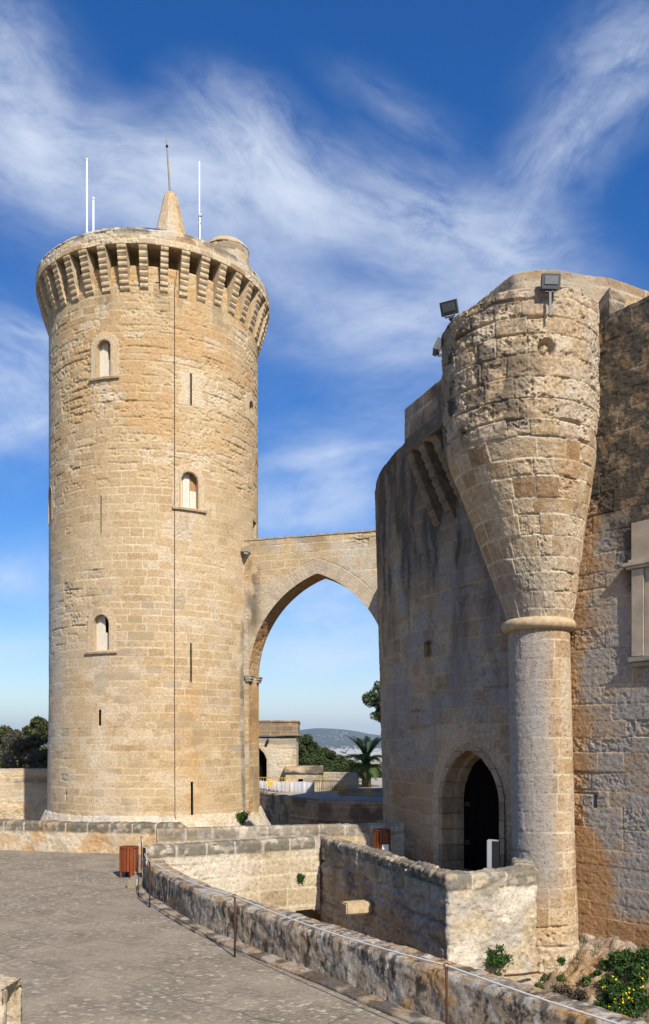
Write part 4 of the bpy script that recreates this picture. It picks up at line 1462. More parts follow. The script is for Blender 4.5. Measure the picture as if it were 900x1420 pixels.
def gate_door():
    P = lambda u, v, o: cyl_pt(GC, GR - 0.1 + o, np.array(u / GR), np.array(v))
    out = pointed_outline(DOOR_U, 0.0, DW, DOOR_TOP)
    big = pointed_outline(DOOR_U, 0.0, DW, DOOR_TOP, 0.16)
    n = len(out)
    V = [P(u, v, 0.0) for u, v in big] + [P(u, v, 0.04) for u, v in big] + [P(u, v, 0.035) for u, v in out] + [P(u, v, -0.34) for u, v in out] + [P(u, v, -0.34) for u, v in pointed_outline(DOOR_U, 0.0, DW, DOOR_TOP, -0.12)] + [P(u, v, -0.6) for u, v in pointed_outline(DOOR_U, 0.0, DW, DOOR_TOP, -0.14)]
    f = []
    for L in range(5):
        for i in range(n - 1):
            f.append((L * n + i + 1, L * n + i, (L + 1) * n + i, (L + 1) * n + i + 1))
    d = link('gate', np_mesh('gate_arch', np.array(V), np.array(f), False), M_JAMB, castle)
    # leaves: one closed on the far side, one swung inward
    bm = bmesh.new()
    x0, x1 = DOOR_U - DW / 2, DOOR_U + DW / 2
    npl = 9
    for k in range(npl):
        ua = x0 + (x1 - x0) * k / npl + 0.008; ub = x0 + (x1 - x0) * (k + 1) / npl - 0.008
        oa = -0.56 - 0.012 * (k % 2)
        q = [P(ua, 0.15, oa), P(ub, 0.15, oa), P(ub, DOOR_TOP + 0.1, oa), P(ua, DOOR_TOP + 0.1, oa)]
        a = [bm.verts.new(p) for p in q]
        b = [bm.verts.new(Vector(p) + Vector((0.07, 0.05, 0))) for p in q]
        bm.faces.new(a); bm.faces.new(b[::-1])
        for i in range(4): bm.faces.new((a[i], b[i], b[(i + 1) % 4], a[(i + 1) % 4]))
    bm_obj('door_leaf', bm, M_SHADE_DOOR, d)
    for v in (0.9, 1.9):
        bm = bmesh.new()
        p = Vector(P(DOOR_U - 0.75, v, -0.54))
        add_box(bm, p, (0.12, 0.1, 0.12))
        bm_obj('hinge', bm, M_IRON, d)
    # slit window
    bm = bmesh.new()
    ring = [(slu - 0.16, slz0), (slu + 0.16, slz0), (slu + 0.16, slz1), (slu - 0.16, slz1)]
    A = [bm.verts.new(P(u, v, 0.14)) for u, v in ring]; B = [bm.verts.new(P(u, v, -0.45)) for u, v in ring]
    for i in range(4): bm.faces.new((A[i], A[(i + 1) % 4], B[(i + 1) % 4], B[i]))
    bm.faces.new(B)
    bm_obj('slit_window', bm, M_JAMB, castle)


def jamb_mat():
    m, t = new_mat('gate_jamb_stone')
    co = t.n('ShaderNodeTexCoord').outputs['Object']
    z = t.n('ShaderNodeSeparateXYZ', ins={0: co}).outputs[2]
    row = t.math('FLOOR', t.math('DIVIDE', z, 0.41))
    fr = t.math('FRACT', t.math('DIVIDE', z, 0.41))
    wob = t.noise(co, 3, 4)
    edge = t.math('ABSOLUTE', t.math('SUBTRACT', t.math('ADD', fr, t.math('MULTIPLY', t.math('SUBTRACT', wob, 0.5), 0.12)), 0.5))
    joint = t.ramp(edge, [(0.44, 0.0), (0.49, 1.0)])
    rn = t.n('ShaderNodeTexWhiteNoise', noise_dimensions='1D', ins={'W': row}).outputs[0]
    n = t.noise(co, 6, 6, 0.68)
    c = t.ramp(t.math('ADD', t.math('MULTIPLY', rn, 0.22), t.math('MULTIPLY', n, 0.78)), [(0.25, (0.2, 0.13, 0.075)), (0.5, (0.32, 0.225, 0.135)), (0.75, (0.43, 0.33, 0.215))])
    c = t.mix(t.math('MULTIPLY', joint, 0.6), c, (0.2, 0.14, 0.09))
    b = t.n('ShaderNodeBump', ins={'Strength': 0.9, 'Distance': 0.05, 'Height': t.math('SUBTRACT', n, t.math('MULTIPLY', joint, 0.5))}).outputs[0]
    finish(t, c, 0.93, b, 0.1)
    return m


M_JAMB = jamb_mat()
gate_door()

# corner turret: column, moulded ring, spreading cone and drum
AX = np.array([4.75, 18.2])           # axis of the column
TX = np.array([4.2, 17.9])            # axis of the turret drum
CR = 0.66
RINGZ = 6.05
CONET = 9.9
DR = 1.67
TTOP = 12.45


def t_drift(Z):
    k = np.clip((Z - RINGZ) / (CONET - RINGZ), 0, 1)
    return (TX[0] - AX[0]) * k, (TX[1] - AX[1]) * k


def style_column(u, v, P):
    z = P[..., 2]
    st = ashlar(u, v, 14, 0.40, 0.74, 0.011, 0.013, 0.009, 0.12 + 0.5 * sstep(0, -1.2, z))
    rb = rubble(u, v, 18, 0.28, 0.2, 0.06, 0.03)
    k = sstep(-0.5, -1.1, z + 0.6 * (st['patch'] - 0.5))
    for q in ('d', 'tone', 'mortar'):
        st[q] = st[q] * (1 - k) + rb[q] * k
    n = fbm(u * 0.8, v * 0.5, 421, 4)
    st['grey'] = 0.85 * sstep(0.35, -0.25, u + 0.7 * (n - 0.5)) * sstep(6.2, 5.6, z) * sstep(-0.4, 0.8, z) + 0.3 * sstep(0.55, 0.66, n)
    st['pale'] = 0.5 * sstep(0.1, 0.6, u) * sstep(0.35, 0.55, fbm(u, v, 422, 4)) + 0.5 * k
    st['orange'] = 0.4 * np.exp(-((u - 1.0) / 0.2) ** 2) * sstep(0.4, 0.6, fbm(u, v * .5, 423, 3))
    st['dark'] = 0.0 * z
    return st


lathe_grid('column', AX, [(CR + 0.12, -3.0), (CR + 0.07, -1.2), (CR + 0.01, 0.5), (CR, RINGZ)], 0.022, style_column, M_CASTLE, castle, None, 0, lambda Z: (-0.14 * np.clip((Z - 1.5) / 6.0, -1, 1) + 0.05, 0.0 * Z))


def style_turret(u, v, P):
    z = P[..., 2]
    up = sstep(9.4, 9.9, z)
    st = ashlar(u, v, 16, 0.37, 0.52, 0.0115, 0.022, 0.014, 0.02 + 0.68 * up, pits=0.9, face=0.03, tvar=0.85)
    st['mortar'] = np.clip(st['mortar'] * (1.5 - 1.0 * up) * (0.5 + sstep(0.35, 0.6, fbm(u * 1.5, v * 1.5, 437, 3))), 0, 1)
    n = fbm(u * 0.8, v * 0.6, 431, 4)
    # badly eaten patch on the left of the drum
    eat = np.exp(-((u + 1.0) / 1.0) ** 2 - ((z - 10.2) / 0.75) ** 2)
    st['d'] = st['d'] - eat * (0.03 + 0.14 * np.clip(fbm(u * 3.3, v * 4, 432, 4, 0.6) - 0.4, 0, 1))
    st['orange'] = 0.55 * sstep(0.2, 0.9, u) * sstep(9.9, 9.2, z) * sstep(0.42, 0.58, fbm(u * 1.6, v * 0.5, 433, 4)) + 0.55 * sstep(12.0, 12.2, z) * sstep(0.45, 0.55, n) * sstep(0.3, -0.5, u)
    st['grey'] = 0.6 * sstep(7.6, 6.6, z + 1.0 * (n - 0.5)) * sstep(1.0, -0.3, u) + 0.45 * up * sstep(0.5, 0.62, fbm(u * 1.3, v * 1.3, 434, 4))
    st['pale'] = 0.5 * (1 - up) * sstep(0.45, 0.6, fbm(u * 0.9, v * 0.9, 435, 4)) + up * (0.25 + 0.45 * sstep(0.5, 0.85, st['k2']))
    st['dark'] = 0.7 * up * sstep(0.47, 0.6, fbm(u * 3.4, v * 3.0, 436, 5, 0.62)) * sstep(0.6, -0.8, u) + 0.4 * sstep(9.8, 10.6, z) * sstep(-1.6, -2.4, u)
    # round socket
    uq, zq = -0.02 + 0.18, EYE + (HOR - 484) / F * 16.35
    rr = np.hypot((u - uq), (v - (zq + VOFF)))
    st['d'] = st['d'] - 0.16 * (1 - sstep(0.14, 0.19, rr)) + 0.12 * (1 - sstep(0.06, 0.09, np.hypot(u - uq + 0.03, v - zq - VOFF)))
    return st


pr_t = [(0.67, RINGZ), (0.70, RINGZ + 0.15), (0.92, 7.1), (1.19, 8.2), (1.43, 9.1), (1.57, 9.65), (DR - 0.03, 10.3), (DR, TTOP - 0.03), (DR - 0.04, TTOP), (DR - 0.4, TTOP + 0.02)]
_q, _s = resample(pr_t, 0.022)
VOFF = float(np.interp(11.3, _q[:300, 1], (_q[0, 1] + _s[:300])) - 11.3) if len(_s) > 300 else 0.35


def turret_grid():
    pr, s = resample(pr_t, 0.0155)
    ph = np.linspace(-math.pi * 0.85, math.pi * 0.75, 560)
    A, Sx = np.meshgrid(ph, np.arange(len(s)), indexing='ij')
    rad = pr[:, 0][Sx]; Z = pr[:, 1][Sx].copy()
    dx, dy = t_drift(Z)
    U = A * DR
    Z = Z + sstep(TTOP - 0.6, TTOP, Z) * (0.16 * np.sin(A) + 0.18 * (fbm(U * 1.6, U * 0, 441, 4) - 0.5))
    P = np.stack([AX[0] + dx + rad * np.sin(A), AX[1] + dy - rad * np.cos(A), Z], axis=-1)
    st = style_turret(U, pr[0, 1] + s[Sx], P)
    link('turret', grid_mesh('turret', P, st), M_CASTLE, castle)


turret_grid()
bm = bmesh.new()
pr = []
for k in range(13):
    a = -math.pi / 2 + math.pi * k / 12
    pr.append((0.65 + 0.13 * math.cos(a) + 0.02, RINGZ + 0.13 * math.sin(a)))
add_lathe(bm, (AX[0] - 0.06, AX[1], 0), [(0.3, RINGZ - 0.13)] + pr + [(0.3, RINGZ + 0.13)], 64)
bm_obj('ring_moulding', bm, M_FRAME, castle, True)

# curtain wall right of the turret
WA = np.array([5.2, 18.68])
WD = np.array([0.62, -0.785]); WD /= np.linalg.norm(WD)
WN = np.array([WD[1], -WD[0]])        # right of travel: towards the moat and the camera
WTOP = 12.58


def style_curtain(u, v, P):
    z = P[..., 2]
    st = ashlar(u, v, 17, 0.40, 0.80, 0.010, 0.014, 0.017, 0.22, pits=0.7)
    rb = rubble(u, v, 19, 0.3, 0.2, 0.08, 0.04)
    n = fbm(u * 1.1, v * 0.6, 451, 4)
    n2 = fbm(u * 3, v * 3, 455, 4)
    k = sstep(-0.55, -0.95, z + 0.7 * (n - 0.5))
    for q in ('d', 'tone', 'mortar'):
        st[q] = st[q] * (1 - k) + rb[q] * k
    bound = 0.55 + 0.85 * sstep(2.6, 0.8, z) + 0.55 * sstep(6.5, 8.5, z)
    g = sstep(bound - 0.12, bound + 0.25, u + 0.7 * (n - 0.5) + 0.25 * (n2 - 0.5)) * sstep(-0.4, 0.1, z) * sstep(9.3, 7.8, z + 1.2 * (n - 0.5))
    st['grey'] = g * (0.55 + 0.6 * sstep(0.35, 0.55, n2)) * (0.6 + 0.5 * (st['k1'] > 0.2))
    st['grey'] = st['grey'] * (1 - 0.8 * np.clip(st['mortar'] * 1.6, 0, 1))
    st['mortar'] = st['mortar'] * 0.6
    st['orange'] = (0.6 * (1 - g) + 0.5 * g * st['mortar']) * sstep(9.5, 8.0, z) * (1 - k) * (0.6 + 0.5 * sstep(0.4, 0.6, n))
    lich = sstep(0.56, 0.66, fbm(u * 3.8, v * 3.8, 456, 4)) * np.exp(-((u - 0.9) / 0.6) ** 2) * sstep(11.0, 12.1, z)
    st['dark'] = np.clip(sstep(7.6, 9.0, z + 2.2 * (n - 0.5) + 0.9 * (u - 1.0)) * (0.5 + 0.7 * sstep(0.36, 0.56, fbm(u * 4, v * 4, 458, 5, 0.62))), 0, 0.95) * (1 - lich)
    st['orange'] = np.maximum(st['orange'], lich * 0.9)
    # slot hole and open joint near the foot
    uq = 1.02; zq = EYE + (HOR - 1113) / F * 17.6
    hole = (np.abs(u - uq) < 0.05) & (np.abs(z - zq) < 0.14)
    st['d'] = np.where(hole, -0.25, st['d'])
    crack = np.exp(-((z - zq - 0.17) / 0.02) ** 2) * (u < 1.1)
    st['d'] = st['d'] - 0.06 * crack
    return st


def curtain():
    for (a, b, ru, rz) in ((0.0, 3.0, 0.016, 0.016), (3.0, 16.0, 0.2, 0.2)):
        u = np.arange(a, b + ru * 0.5, ru)
        z = np.arange(-3.0, WTOP + rz * 0.5, rz)
        U, Z = np.meshgrid(u, z, indexing='ij')
        P = np.stack([WA[0] + WD[0] * U, WA[1] + WD[1] * U, Z], axis=-1)
        P[..., 2] += 0.16 * (fbm(U * 1.3, U * 0, 457, 4) - 0.5) * sstep(WTOP - 0.8, WTOP, Z)
        link('curtain_wall', grid_mesh('curtain', P, style_curtain(U, Z, P)), M_CASTLE, castle)
    # wall top and the body of the castle behind
    bm = bmesh.new()
    q = lambda u, w: (WA[0] + WD[0] * u - WN[0] * w, WA[1] + WD[1] * u - WN[1] * w)
    add_prism(bm, [q(-0.2, 0.35), q(16, 0.35), q(16, 3.0), q(-0.2, 3.0)], -3, WTOP - 0.1)
    bm_obj('wall_core', bm, M_CORBEL_GREY, castle)


curtain()


def style_old(seed, dk=0.4):
    def f(u, v, P):
        st = ashlar(u, v, seed, 0.36, 0.66, 0.016, 0.016, 0.01, 0.3)
        st['dark'] = dk * sstep(0.42, 0.6, fbm(u * 0.9, v * 1.1, seed + 1, 4))
        st['grey'] = 0.4 * sstep(0.5, 0.62, fbm(u * 1.2, v, seed + 2, 4))
        st['pale'] = 0.3 * sstep(0.55, 0.66, fbm(u * 0.7, v, seed + 3, 4))
        return st
    return f


# raised watch wall behind the turret top, and the merlon beside it
def arc_path(c, r, a0, a1, n=40):
    return [(c[0] + r * math.sin(R(a)), c[1] - r * math.cos(R(a))) for a in np.linspace(a0, a1, n)]


sweep('upper_wall', [at(660, 0, 20.4).xy, at(719, 0, 19.02).xy, at(723, 0, 18.96).xy, at(770, 0, 18.98).xy, at(840, 0, 19.3).xy, at(888, 0, 19.75).xy, at(890, 0, 19.85).xy, at(880, 0, 21.5).xy], wall_prof(11.5, 14.2, 0.4), 0.03, 0.03, lambda u, v, P: {**style_old(460, 0.25)(u, v, P), 'pale': 0.6 * sstep(0.35, 0.55, fbm(u * 0.9, v * 1.4, 471, 4))}, M_CASTLE, castle,
      zvar=lambda u, z: z + 0.1 * (fbm(u * 1.3, u * 0, 470, 4) - 0.5) * sstep(13, 14.1, z))
mp_ = [at(816, 0, 18.9).xy, at(844, 0, 17.78).xy, at(847, 0, 17.76).xy, at(868, 0, 18.05).xy, at(862, 0, 19.3).xy]
sweep('merlon', mp_, [(0, 11.6), (0, 13.2), (-0.05, 13.27)], 0.03, 0.03, style_old(465, 0.8), M_CASTLE, castle, cap=False)  # strong dark share paints in the shade of the left face
bm = bmesh.new()
ctr = sum((Vector((p.x, p.y)) for p in mp_), Vector((0, 0))) / 5
add_prism(bm, [tuple(ctr + (Vector((p.x, p.y)) - ctr) * 0.94) for p in mp_], 11.6, 13.262)
bm_obj('merlon_core', bm, M_CORBEL_GREY, castle)
# turret floor
bm = bmesh.new()
add_lathe(bm, (TX[0], TX[1], 0), [(DR - 0.05, 12.0), (DR - 0.05, 12.3), (0.05, 12.35)], 40)
bm_obj('turret_floor', bm, M_CORBEL_GREY, castle)

# machicolated box beside the turret
M1, M2 = np.array([2.06, 21.45]), np.array([2.86, 19.4])
bdir = (M2 - M1) / np.linalg.norm(M2 - M1)
nrm = np.array([bdir[1], -bdir[0]])
sweep('box_machicolation', [M1 - nrm * 1.4, M1 - nrm * 0.03, M1 + bdir * 0.03, M2 + bdir * 0.4], [(0, 10.98), (0, 12.12), (-0.03, 12.15), (-0.5, 12.15), (-0.5, 10.98), (0, 10.98)], 0.03, 0.03, style_old(480, 0.75), M_CASTLE, castle)  # strong dark share paints extra shade onto the box
ang = math.atan2(nrm[0], -nrm[1])
for k, u in enumerate((0.18, 0.82, 1.46, 2.1)):
    p = M1 + bdir * u
    reach = 0.2
    while np.hypot(*(p - nrm * reach - GC)) > GR + 0.06 and reach < 2.5: reach += 0.02
    cme = corbel_mesh(0.3, 9.15, 10.97, reach - 0.06, 9, 5 + k, 0.04)
    cme.materials.append(M_CORBEL_SHADE)
    o = bpy.data.objects.new('corbel', cme)
    COL.objects.link(o)
    o.parent = castle
    p = p - nrm * reach
    o.location = (p[0] - 8.0, p[1] - 24.0, 3)
    o.rotation_euler = (0, 0, ang)
# round body of the castle behind
MB = np.array([18.95, 40.0]); MR = 16.0
sweep('main_wall', arc_path(MB, MR, -175, -30, 260), [(0, -3), (0, 11.9), (-0.1, 12.0), (-1.5, 12.0)], 0.25, 0.2, style_old(490, 0.6), M_CASTLE, castle, cap=False)

# carved stone frame at the right edge of the picture
def curtain_pt(u, z, o):
    return Vector((WA[0] + WD[0] * u + WN[0] * o, WA[1] + WD[1] * u + WN[1] * o, z))


def curtain_box(bm, u0, u1, z0, z1, o0, o1):
    v = [curtain_pt(u, z, o) for o in (o0, o1) for u, z in ((u0, z0), (u1, z0), (u1, z1), (u0, z1))]
    v = [bm.verts.new(p) for p in v]
    for q in ((0, 1, 2, 3), (7, 6, 5, 4), (0, 4, 5, 1), (1, 5, 6, 2), (2, 6, 7, 3), (3, 7, 4, 0)):
        bm.faces.new([v[i] for i in q])


def u_of(px):
    k = (px - 450) / F
    return (k * WA[1] - WA[0]) / (WD[0] - k * WD[1])


def z_of(px, py):
    u = u_of(px)
    return EYE + (HOR - py) / F * (WA[1] + WD[1] * u)


ua = u_of(878)
ub = ua + 2.2
M_SMOOTH = plain_mat('smooth_grey_stone', (0.41, 0.335, 0.25), 0.9, 0, 0.2, 3, 0.3, None, 0.1)
zc, zs, ztp = z_of(880, 790), z_of(880, 912), z_of(880, 742)
frame = None
bm = bmesh.new()
curtain_box(bm, ua, ub, zs, zc, 0.02, 0.05)
frame = bm_obj('carved_window', bm, M_SMOOTH, castle, False, 0.01)
bm = bmesh.new(); curtain_box(bm, ua + 0.0, ua + 0.3, zs + 0.002, zc - 0.002, 0.05, 0.09); bm_obj('pilaster', bm, M_SMOOTH, frame, False, 0.03)
bm = bmesh.new(); curtain_box(bm, ub - 0.3, ub, zs + 0.002, zc - 0.002, 0.05, 0.09); bm_obj('pilaster', bm, M_SMOOTH, frame, False, 0.03)
bm = bmesh.new()
curtain_box(bm, ua - 0.10, ub + 0.1, zc, zc + 0.06, 0.02, 0.12)
curtain_box(bm, ua - 0.16, ub + 0.16, zc + 0.063, zc + 0.14, 0.02, 0.15)
curtain_box(bm, ua - 0.06, ub + 0.06, zc + 0.143, zc + 0.2, 0.02, 0.1)
bm_obj('cornice', bm, M_SMOOTH, frame, False, 0.008)
bm = bmesh.new()
curtain_box(bm, ua - 0.05, ub + 0.05, zs - 0.1, zs, 0.02, 0.14)
curtain_box(bm, ua + 0.02, ub - 0.02, zs - 0.2, zs - 0.103, 0.02, 0.1)
bm_obj('sill', bm, M_CORBEL_GREY, frame, False, 0.012)
bm = bmesh.new(); curtain_box(bm, ua - 0.02, ub + 0.02, zc + 0.203, ztp + 0.25, 0.02, 0.045); bm_obj('head_panel', bm, M_SMOOTH, frame, False, 0.01)


# rough bank at the foot of the curtain wall
def bank():
    u = np.arange(-0.6, 6.0, 0.04); w = np.arange(-0.2, 4.6, 0.04)
    U, Wd = np.meshgrid(u, w, indexing='ij')
    X = WA[0] + WD[0] * U + WN[0] * Wd; Y = WA[1] + WD[1] * U + WN[1] * Wd
    Z = -0.75 - 0.62 * Wd + 0.35 * (fbm(U * 1.1, Wd * 1.1, 501, 4) - 0.5) + 0.22 * (fbm(U * 4, Wd * 4, 502, 5, 0.6) - 0.5) - 0.4 * sstep(1.0, -0.5, U)
    Z = np.maximum(Z, -3.02)
    f1, f2, k = worley(U / 0.35, Wd / 0.3, 503)
    Z += 0.10 * (k > 0.55) * sstep(0.45, 0.1, f1)
    P = np.stack([X, Y, Z], axis=-1)
    st = dict(d=np.zeros(U.shape), tone=np.clip(-0.1 + 0.5 * fbm(U * 2, Wd * 2, 504, 4) + 0.4 * k * sstep(0.4, 0.1, f1) + 0.5 * (fbm(U * 9, Wd * 9, 507, 4, .7) - 0.4), 0, 1), mortar=0 * U, dark=0.55 * sstep(0.42, 0.6, fbm(U * 2.3, Wd * 2.3, 506, 5)), grey=0.45 * sstep(0.4, 0.6, fbm(U * 1.9, Wd * 1.3, 508, 4)), pale=0.3 * sstep(0.55, 0.7, fbm(U * 3.9, Wd * 3.3, 509, 4)))
    rbk = rubble(U, Wd, 510, 0.22, 0.2, 0.11, 0.03)
    st['d'] = rbk['d'] * sstep(0.35, 0.6, fbm(U * 0.9, Wd * 0.9, 511, 3))
    P = P[:, ::-1]; st = {q: v[:, ::-1] for q, v in st.items()}
    o = link('earth_bank', grid_mesh('bank', P, st), M_CASTLE)
    tag(o, kind='structure')
    return X, Y, Z


BX, BY, BZ = bank()


def bank_z(x, y):
    i = np.argmin((BX - x) ** 2 + (BY - y) ** 2)
    return float(BZ.ravel()[i])


# ------------------------------------------------------------------ floodlights


def floodlight(loc, yaw, pitch, stem, label):
    root = empty('floodlight', loc, label, 'floodlight', 'floodlights on the turret')
    root.rotation_euler = (0, 0, yaw)
    M = Matrix.Rotation(pitch, 3, 'X')
    bm = bmesh.new()
    add_box(bm, M @ Vector((0, 0, 0.0)), (0.36, 0.09, 0.27), M)
    for k in range(5):
        add_box(bm, M @ Vector((-0.14 + 0.07 * k, 0.065, 0)), (0.012, 0.05, 0.22), M)
    h = bm_obj('lamp_head', bm, M_GREYPAINT, root, False, 0.0, (0, 0, 0))
    bm = bmesh.new()
    add_box(bm, M @ Vector((0, -0.052, 0.02)), (0.26, 0.012, 0.15), M)
    g = bm_obj('lamp_glass', bm, M_GLASS, h, False, 0.0, (0, 0, 0))
    bm = bmesh.new()
    add_box(bm, (0, 0.03, -0.17), (0.20, 0.03, 0.02))
    add_box(bm, (-0.1, 0.03, -0.1), (0.02, 0.03, 0.14)); add_box(bm, (0.1, 0.03, -0.1), (0.02, 0.03, 0.14))
    for a, b in stem:
        c = (Vector(a) + Vector(b)) / 2
        d = Vector(b) - Vector(a)
        add_box(bm, c, (0.045 + abs(d.x), 0.03 + abs(d.y), 0.03 + abs(d.z)))
    bm_obj('bracket', bm, M_GREYPAINT, root, False, 0.0, (0, 0, 0))
    return root


p = at(763.5, 391, 16.08)
floodlight(p, 0.05, R(12), [((0, 0.03, -0.18), (0, 0.03, -0.62))], 'grey floodlight facing out on a stem over the front of the turret')
p = at(623, 427, 17.3)
floodlight(p, R(-28), R(32), [((0, 0.03, -0.18), (0.05, 0.12, -0.2)), ((0.1, 0.15, -0.2), (0.1, 0.15, -0.55))], 'tilted grey floodlight at the upper left rim of the turret')
p = at(606, 481, 18.9)
floodlight(p, R(-95), R(-25), [((0, 0.03, -0.18), (0, 0.25, -0.2))], 'floodlight seen edge-on, lowest on the left flank of the turret')

# ------------------------------------------------------------------ furniture on the terrace


def litter_bin(loc, h, yaw, label, notice=False):
    root = empty('litter_bin', loc, label, 'litter bin', 'wooden litter bins')
    root.rotation_euler = (0, 0, yaw)
    r = 0.22
    bm = bmesh.new()
    n = 16
    for k in range(n):
        a = 2 * math.pi * k / n
        if k % 4 == 0: continue
        rot = Matrix.Rotation(a, 3, 'Z')
        add_box(bm, rot @ Vector((r, 0, (h + 0.17) / 2)), (0.022, 0.07, h - 0.17), rot)
    bm_obj('slats', bm, M_BIN, root, False, 0.004, (0, 0, 0))
    for k in range(4):
        a = math.pi / 2 * k
        rot = Matrix.Rotation(a, 3, 'Z')
        bm = bmesh.new()
        add_box(bm, rot @ Vector((r + 0.005, 0, h / 2)), (0.035, 0.085, h), rot)
        bm_obj('leg', bm, M_BIN, root, False, 0.004, (0, 0, 0))
    bm = bmesh.new()
    add_lathe(bm, (0, 0, 0), [(r - 0.03, 0.18), (r - 0.02, 0.19), (r - 0.02, h - 0.04), (r - 0.035, h - 0.05), (r - 0.035, 0.3), (0.01, 0.3)], 24)
    bm_obj('liner', bm, M_IRON, root, True, 0.0, (0, 0, 0))
    bm = bmesh.new()
    for k in range(32):
        a = 2 * math.pi * k / 32
        rot = Matrix.Rotation(a, 3, 'Z')
        add_box(bm, rot @ Vector((r - 0.005, 0, h - 0.015)), (0.06, 0.05, 0.03), rot)
    bm_obj('rim', bm, M_BIN, root, False, 0.0, (0, 0, 0))
    bm = bmesh.new()
    for a in (-0.13, 0.13):
        rot = Matrix.Rotation(-math.pi / 2 + 0.25 + a, 3, 'Z')
        add_box(bm, rot @ Vector((r + 0.016, 0, h * 0.58)), (0.006, 0.02, h * 0.66), rot)
    bm_obj('steel_strip', bm, M_STEEL, root, False, 0.0, (0, 0, 0))
    if notice:
        bm = bmesh.new()
        rot = Matrix.Rotation(-math.pi / 2 + 0.1, 3, 'Z')
        add_box(bm, rot @ Vector((r + 0.05, 0, h * 0.36)), (0.01, 0.2, 0.3), rot)
        bm_obj('notice', bm, M_WHITE, root, False, 0.0, (0, 0, 0))
    return root


litter_bin(Vector((-5.09, 21.6, 0)), 0.8, 0.5, 'round reddish wooden slatted bin standing in the sun on the terrace')
litter_bin(Vector((1.62, 23.4, 0.2)), 0.86, 0.2, 'shaded wooden bin with a white notice, by the castle wall on the bridge', True)

# rope barrier along the parapet
posts = [(-4.86, 22.0), (-3.714, 17.61), (-1.466, 13.54), (1.37, 9.33), (4.35, 5.3)]
tops = []
plabels = ['rusty rope post nearest the wooden bin, farthest of the row', 'rusty rope post at the bend of the parapet, second from the bin', 'rusty rope post in the middle of the terrace edge', 'nearest rusty rope post, cut off at the bottom of the picture', 'rope post off the right edge near the camera']
for (x, y), lb in zip(posts, plabels):
    root = empty('rope_post', (x, y, 0), lb, 'rope post', 'rusty rope posts along the parapet')
    bm = bmesh.new()
    add_tube(bm, [(0, 0, 0), (0.008, 0, 0.5), (0, 0, 0.97)], 0.016, 8)
    bm_obj('rod', bm, M_RUST, root, True, 0, (0, 0, 0))
    bm = bmesh.new()
    ring = [(0.028 * math.cos(a), 0, 0.995 + 0.028 * math.sin(a)) for a in np.linspace(-1.4, 4.6, 14)]
    add_tube(bm, ring, 0.007, 6)
    bm_obj('eyelet', bm, M_RUST, root, True, 0, (0, 0, 0))
    tops.append(Vector((x, y, 0.995)))
bm = bmesh.new()
pts = []
sags = (0.17, 0.08, 0.07, 0.06)
for (a, b), sg in zip(zip(tops, tops[1:]), sags):
    for k in range(14):
        q = k / 14
        p = a.lerp(b, q); p.z -= sg * 4 * q * (1 - q)
        pts.append(p)
pts.append(tops[-1])
add_tube(bm, pts, 0.0115, 8)
tag(bm_obj('rope', bm, M_ROPE, None, True), 'pale rope strung through the rusty posts in front of the curving parapet', 'rope')

# stone pier at the bottom left corner
o = sweep('stone_pier', [(-4.7, 8.7), (-3.35, 8.55), (-3.32, 8.57), (-3.31, 8.62), (-3.56, 9.25)], [(0, 0.0), (0, 0.9), (-0.03, 0.93), (-0.5, 0.93), (-0.5, 0.0)], 0.025, 0.025,
          lambda u, v, P: {**rubble(u, v, 511, 0.5, 0.35, 0.02, 0.012), 'pale': 0.7 * sstep(0.35, 0.6, fbm(u * 2, v * 2, 512, 4))}, M_LIGHT)
tag(o, 'pale worn stone pier at the bottom left corner of the terrace', 'stone pier')

# stone spout on the shaded landing wall
sp0 = Vector((0.72, 18.75, -0.22))
bm = bmesh.new()
rt = Matrix.Rotation(math.atan2(-0.36, -0.93), 3, 'Z')
add_box(bm, sp0, (0.62, 0.34, 0.26), rt)
bm.verts.ensure_lookup_table()
o = bm_obj('stone_spout', bm, M_FRAME, None, False, 0.03)
tag(o, 'pale stone water spout jutting from the shaded landing wall', 'water spout')

# info stand by the gate
ip = at(684, 1205, 18.6)
root = empty('info_stand', (ip.x, ip.y, 0.2), 'upright pale grey and black information stand beside the arched gate', 'info stand')
bm = bmesh.new(); add_box(bm, (0, 0, 0.57), (0.26, 0.26, 1.1)); b0 = bm_obj('body', bm, M_PANELGREY, root, False, 0.01, (0, 0, 0))
bm = bmesh.new(); add_box(bm, (0.1345, 0, 0.57), (0.006, 0.24, 1.06)); add_box(bm, (0.06, -0.134, 0.57), (0.15, 0.006, 1.08)); bm_obj('black_panel', bm, M_BLACK, root, False, 0, (0, 0, 0))
bm = bmesh.new(); add_box(bm, (0, 0, 0.012), (0.3, 0.3, 0.024)); bm_obj('foot', bm, M_BLACK, root, False, 0, (0, 0, 0))
root.rotation_euler = (0, 0, -0.3)

# rusty bar on the landing's front face
a = at(700, 1353, 15.6); b = at(747, 1348, 15.9)
bm = bmesh.new(); add_tube(bm, [a, (a + b) / 2 + Vector((0, 0, -0.01)), b], 0.022, 8)
tag(bm_obj('iron_bar', bm, M_RUST), 'rusty iron bar lying against the foot of the sunlit landing wall', 'iron bar')

# ------------------------------------------------------------------ vegetation


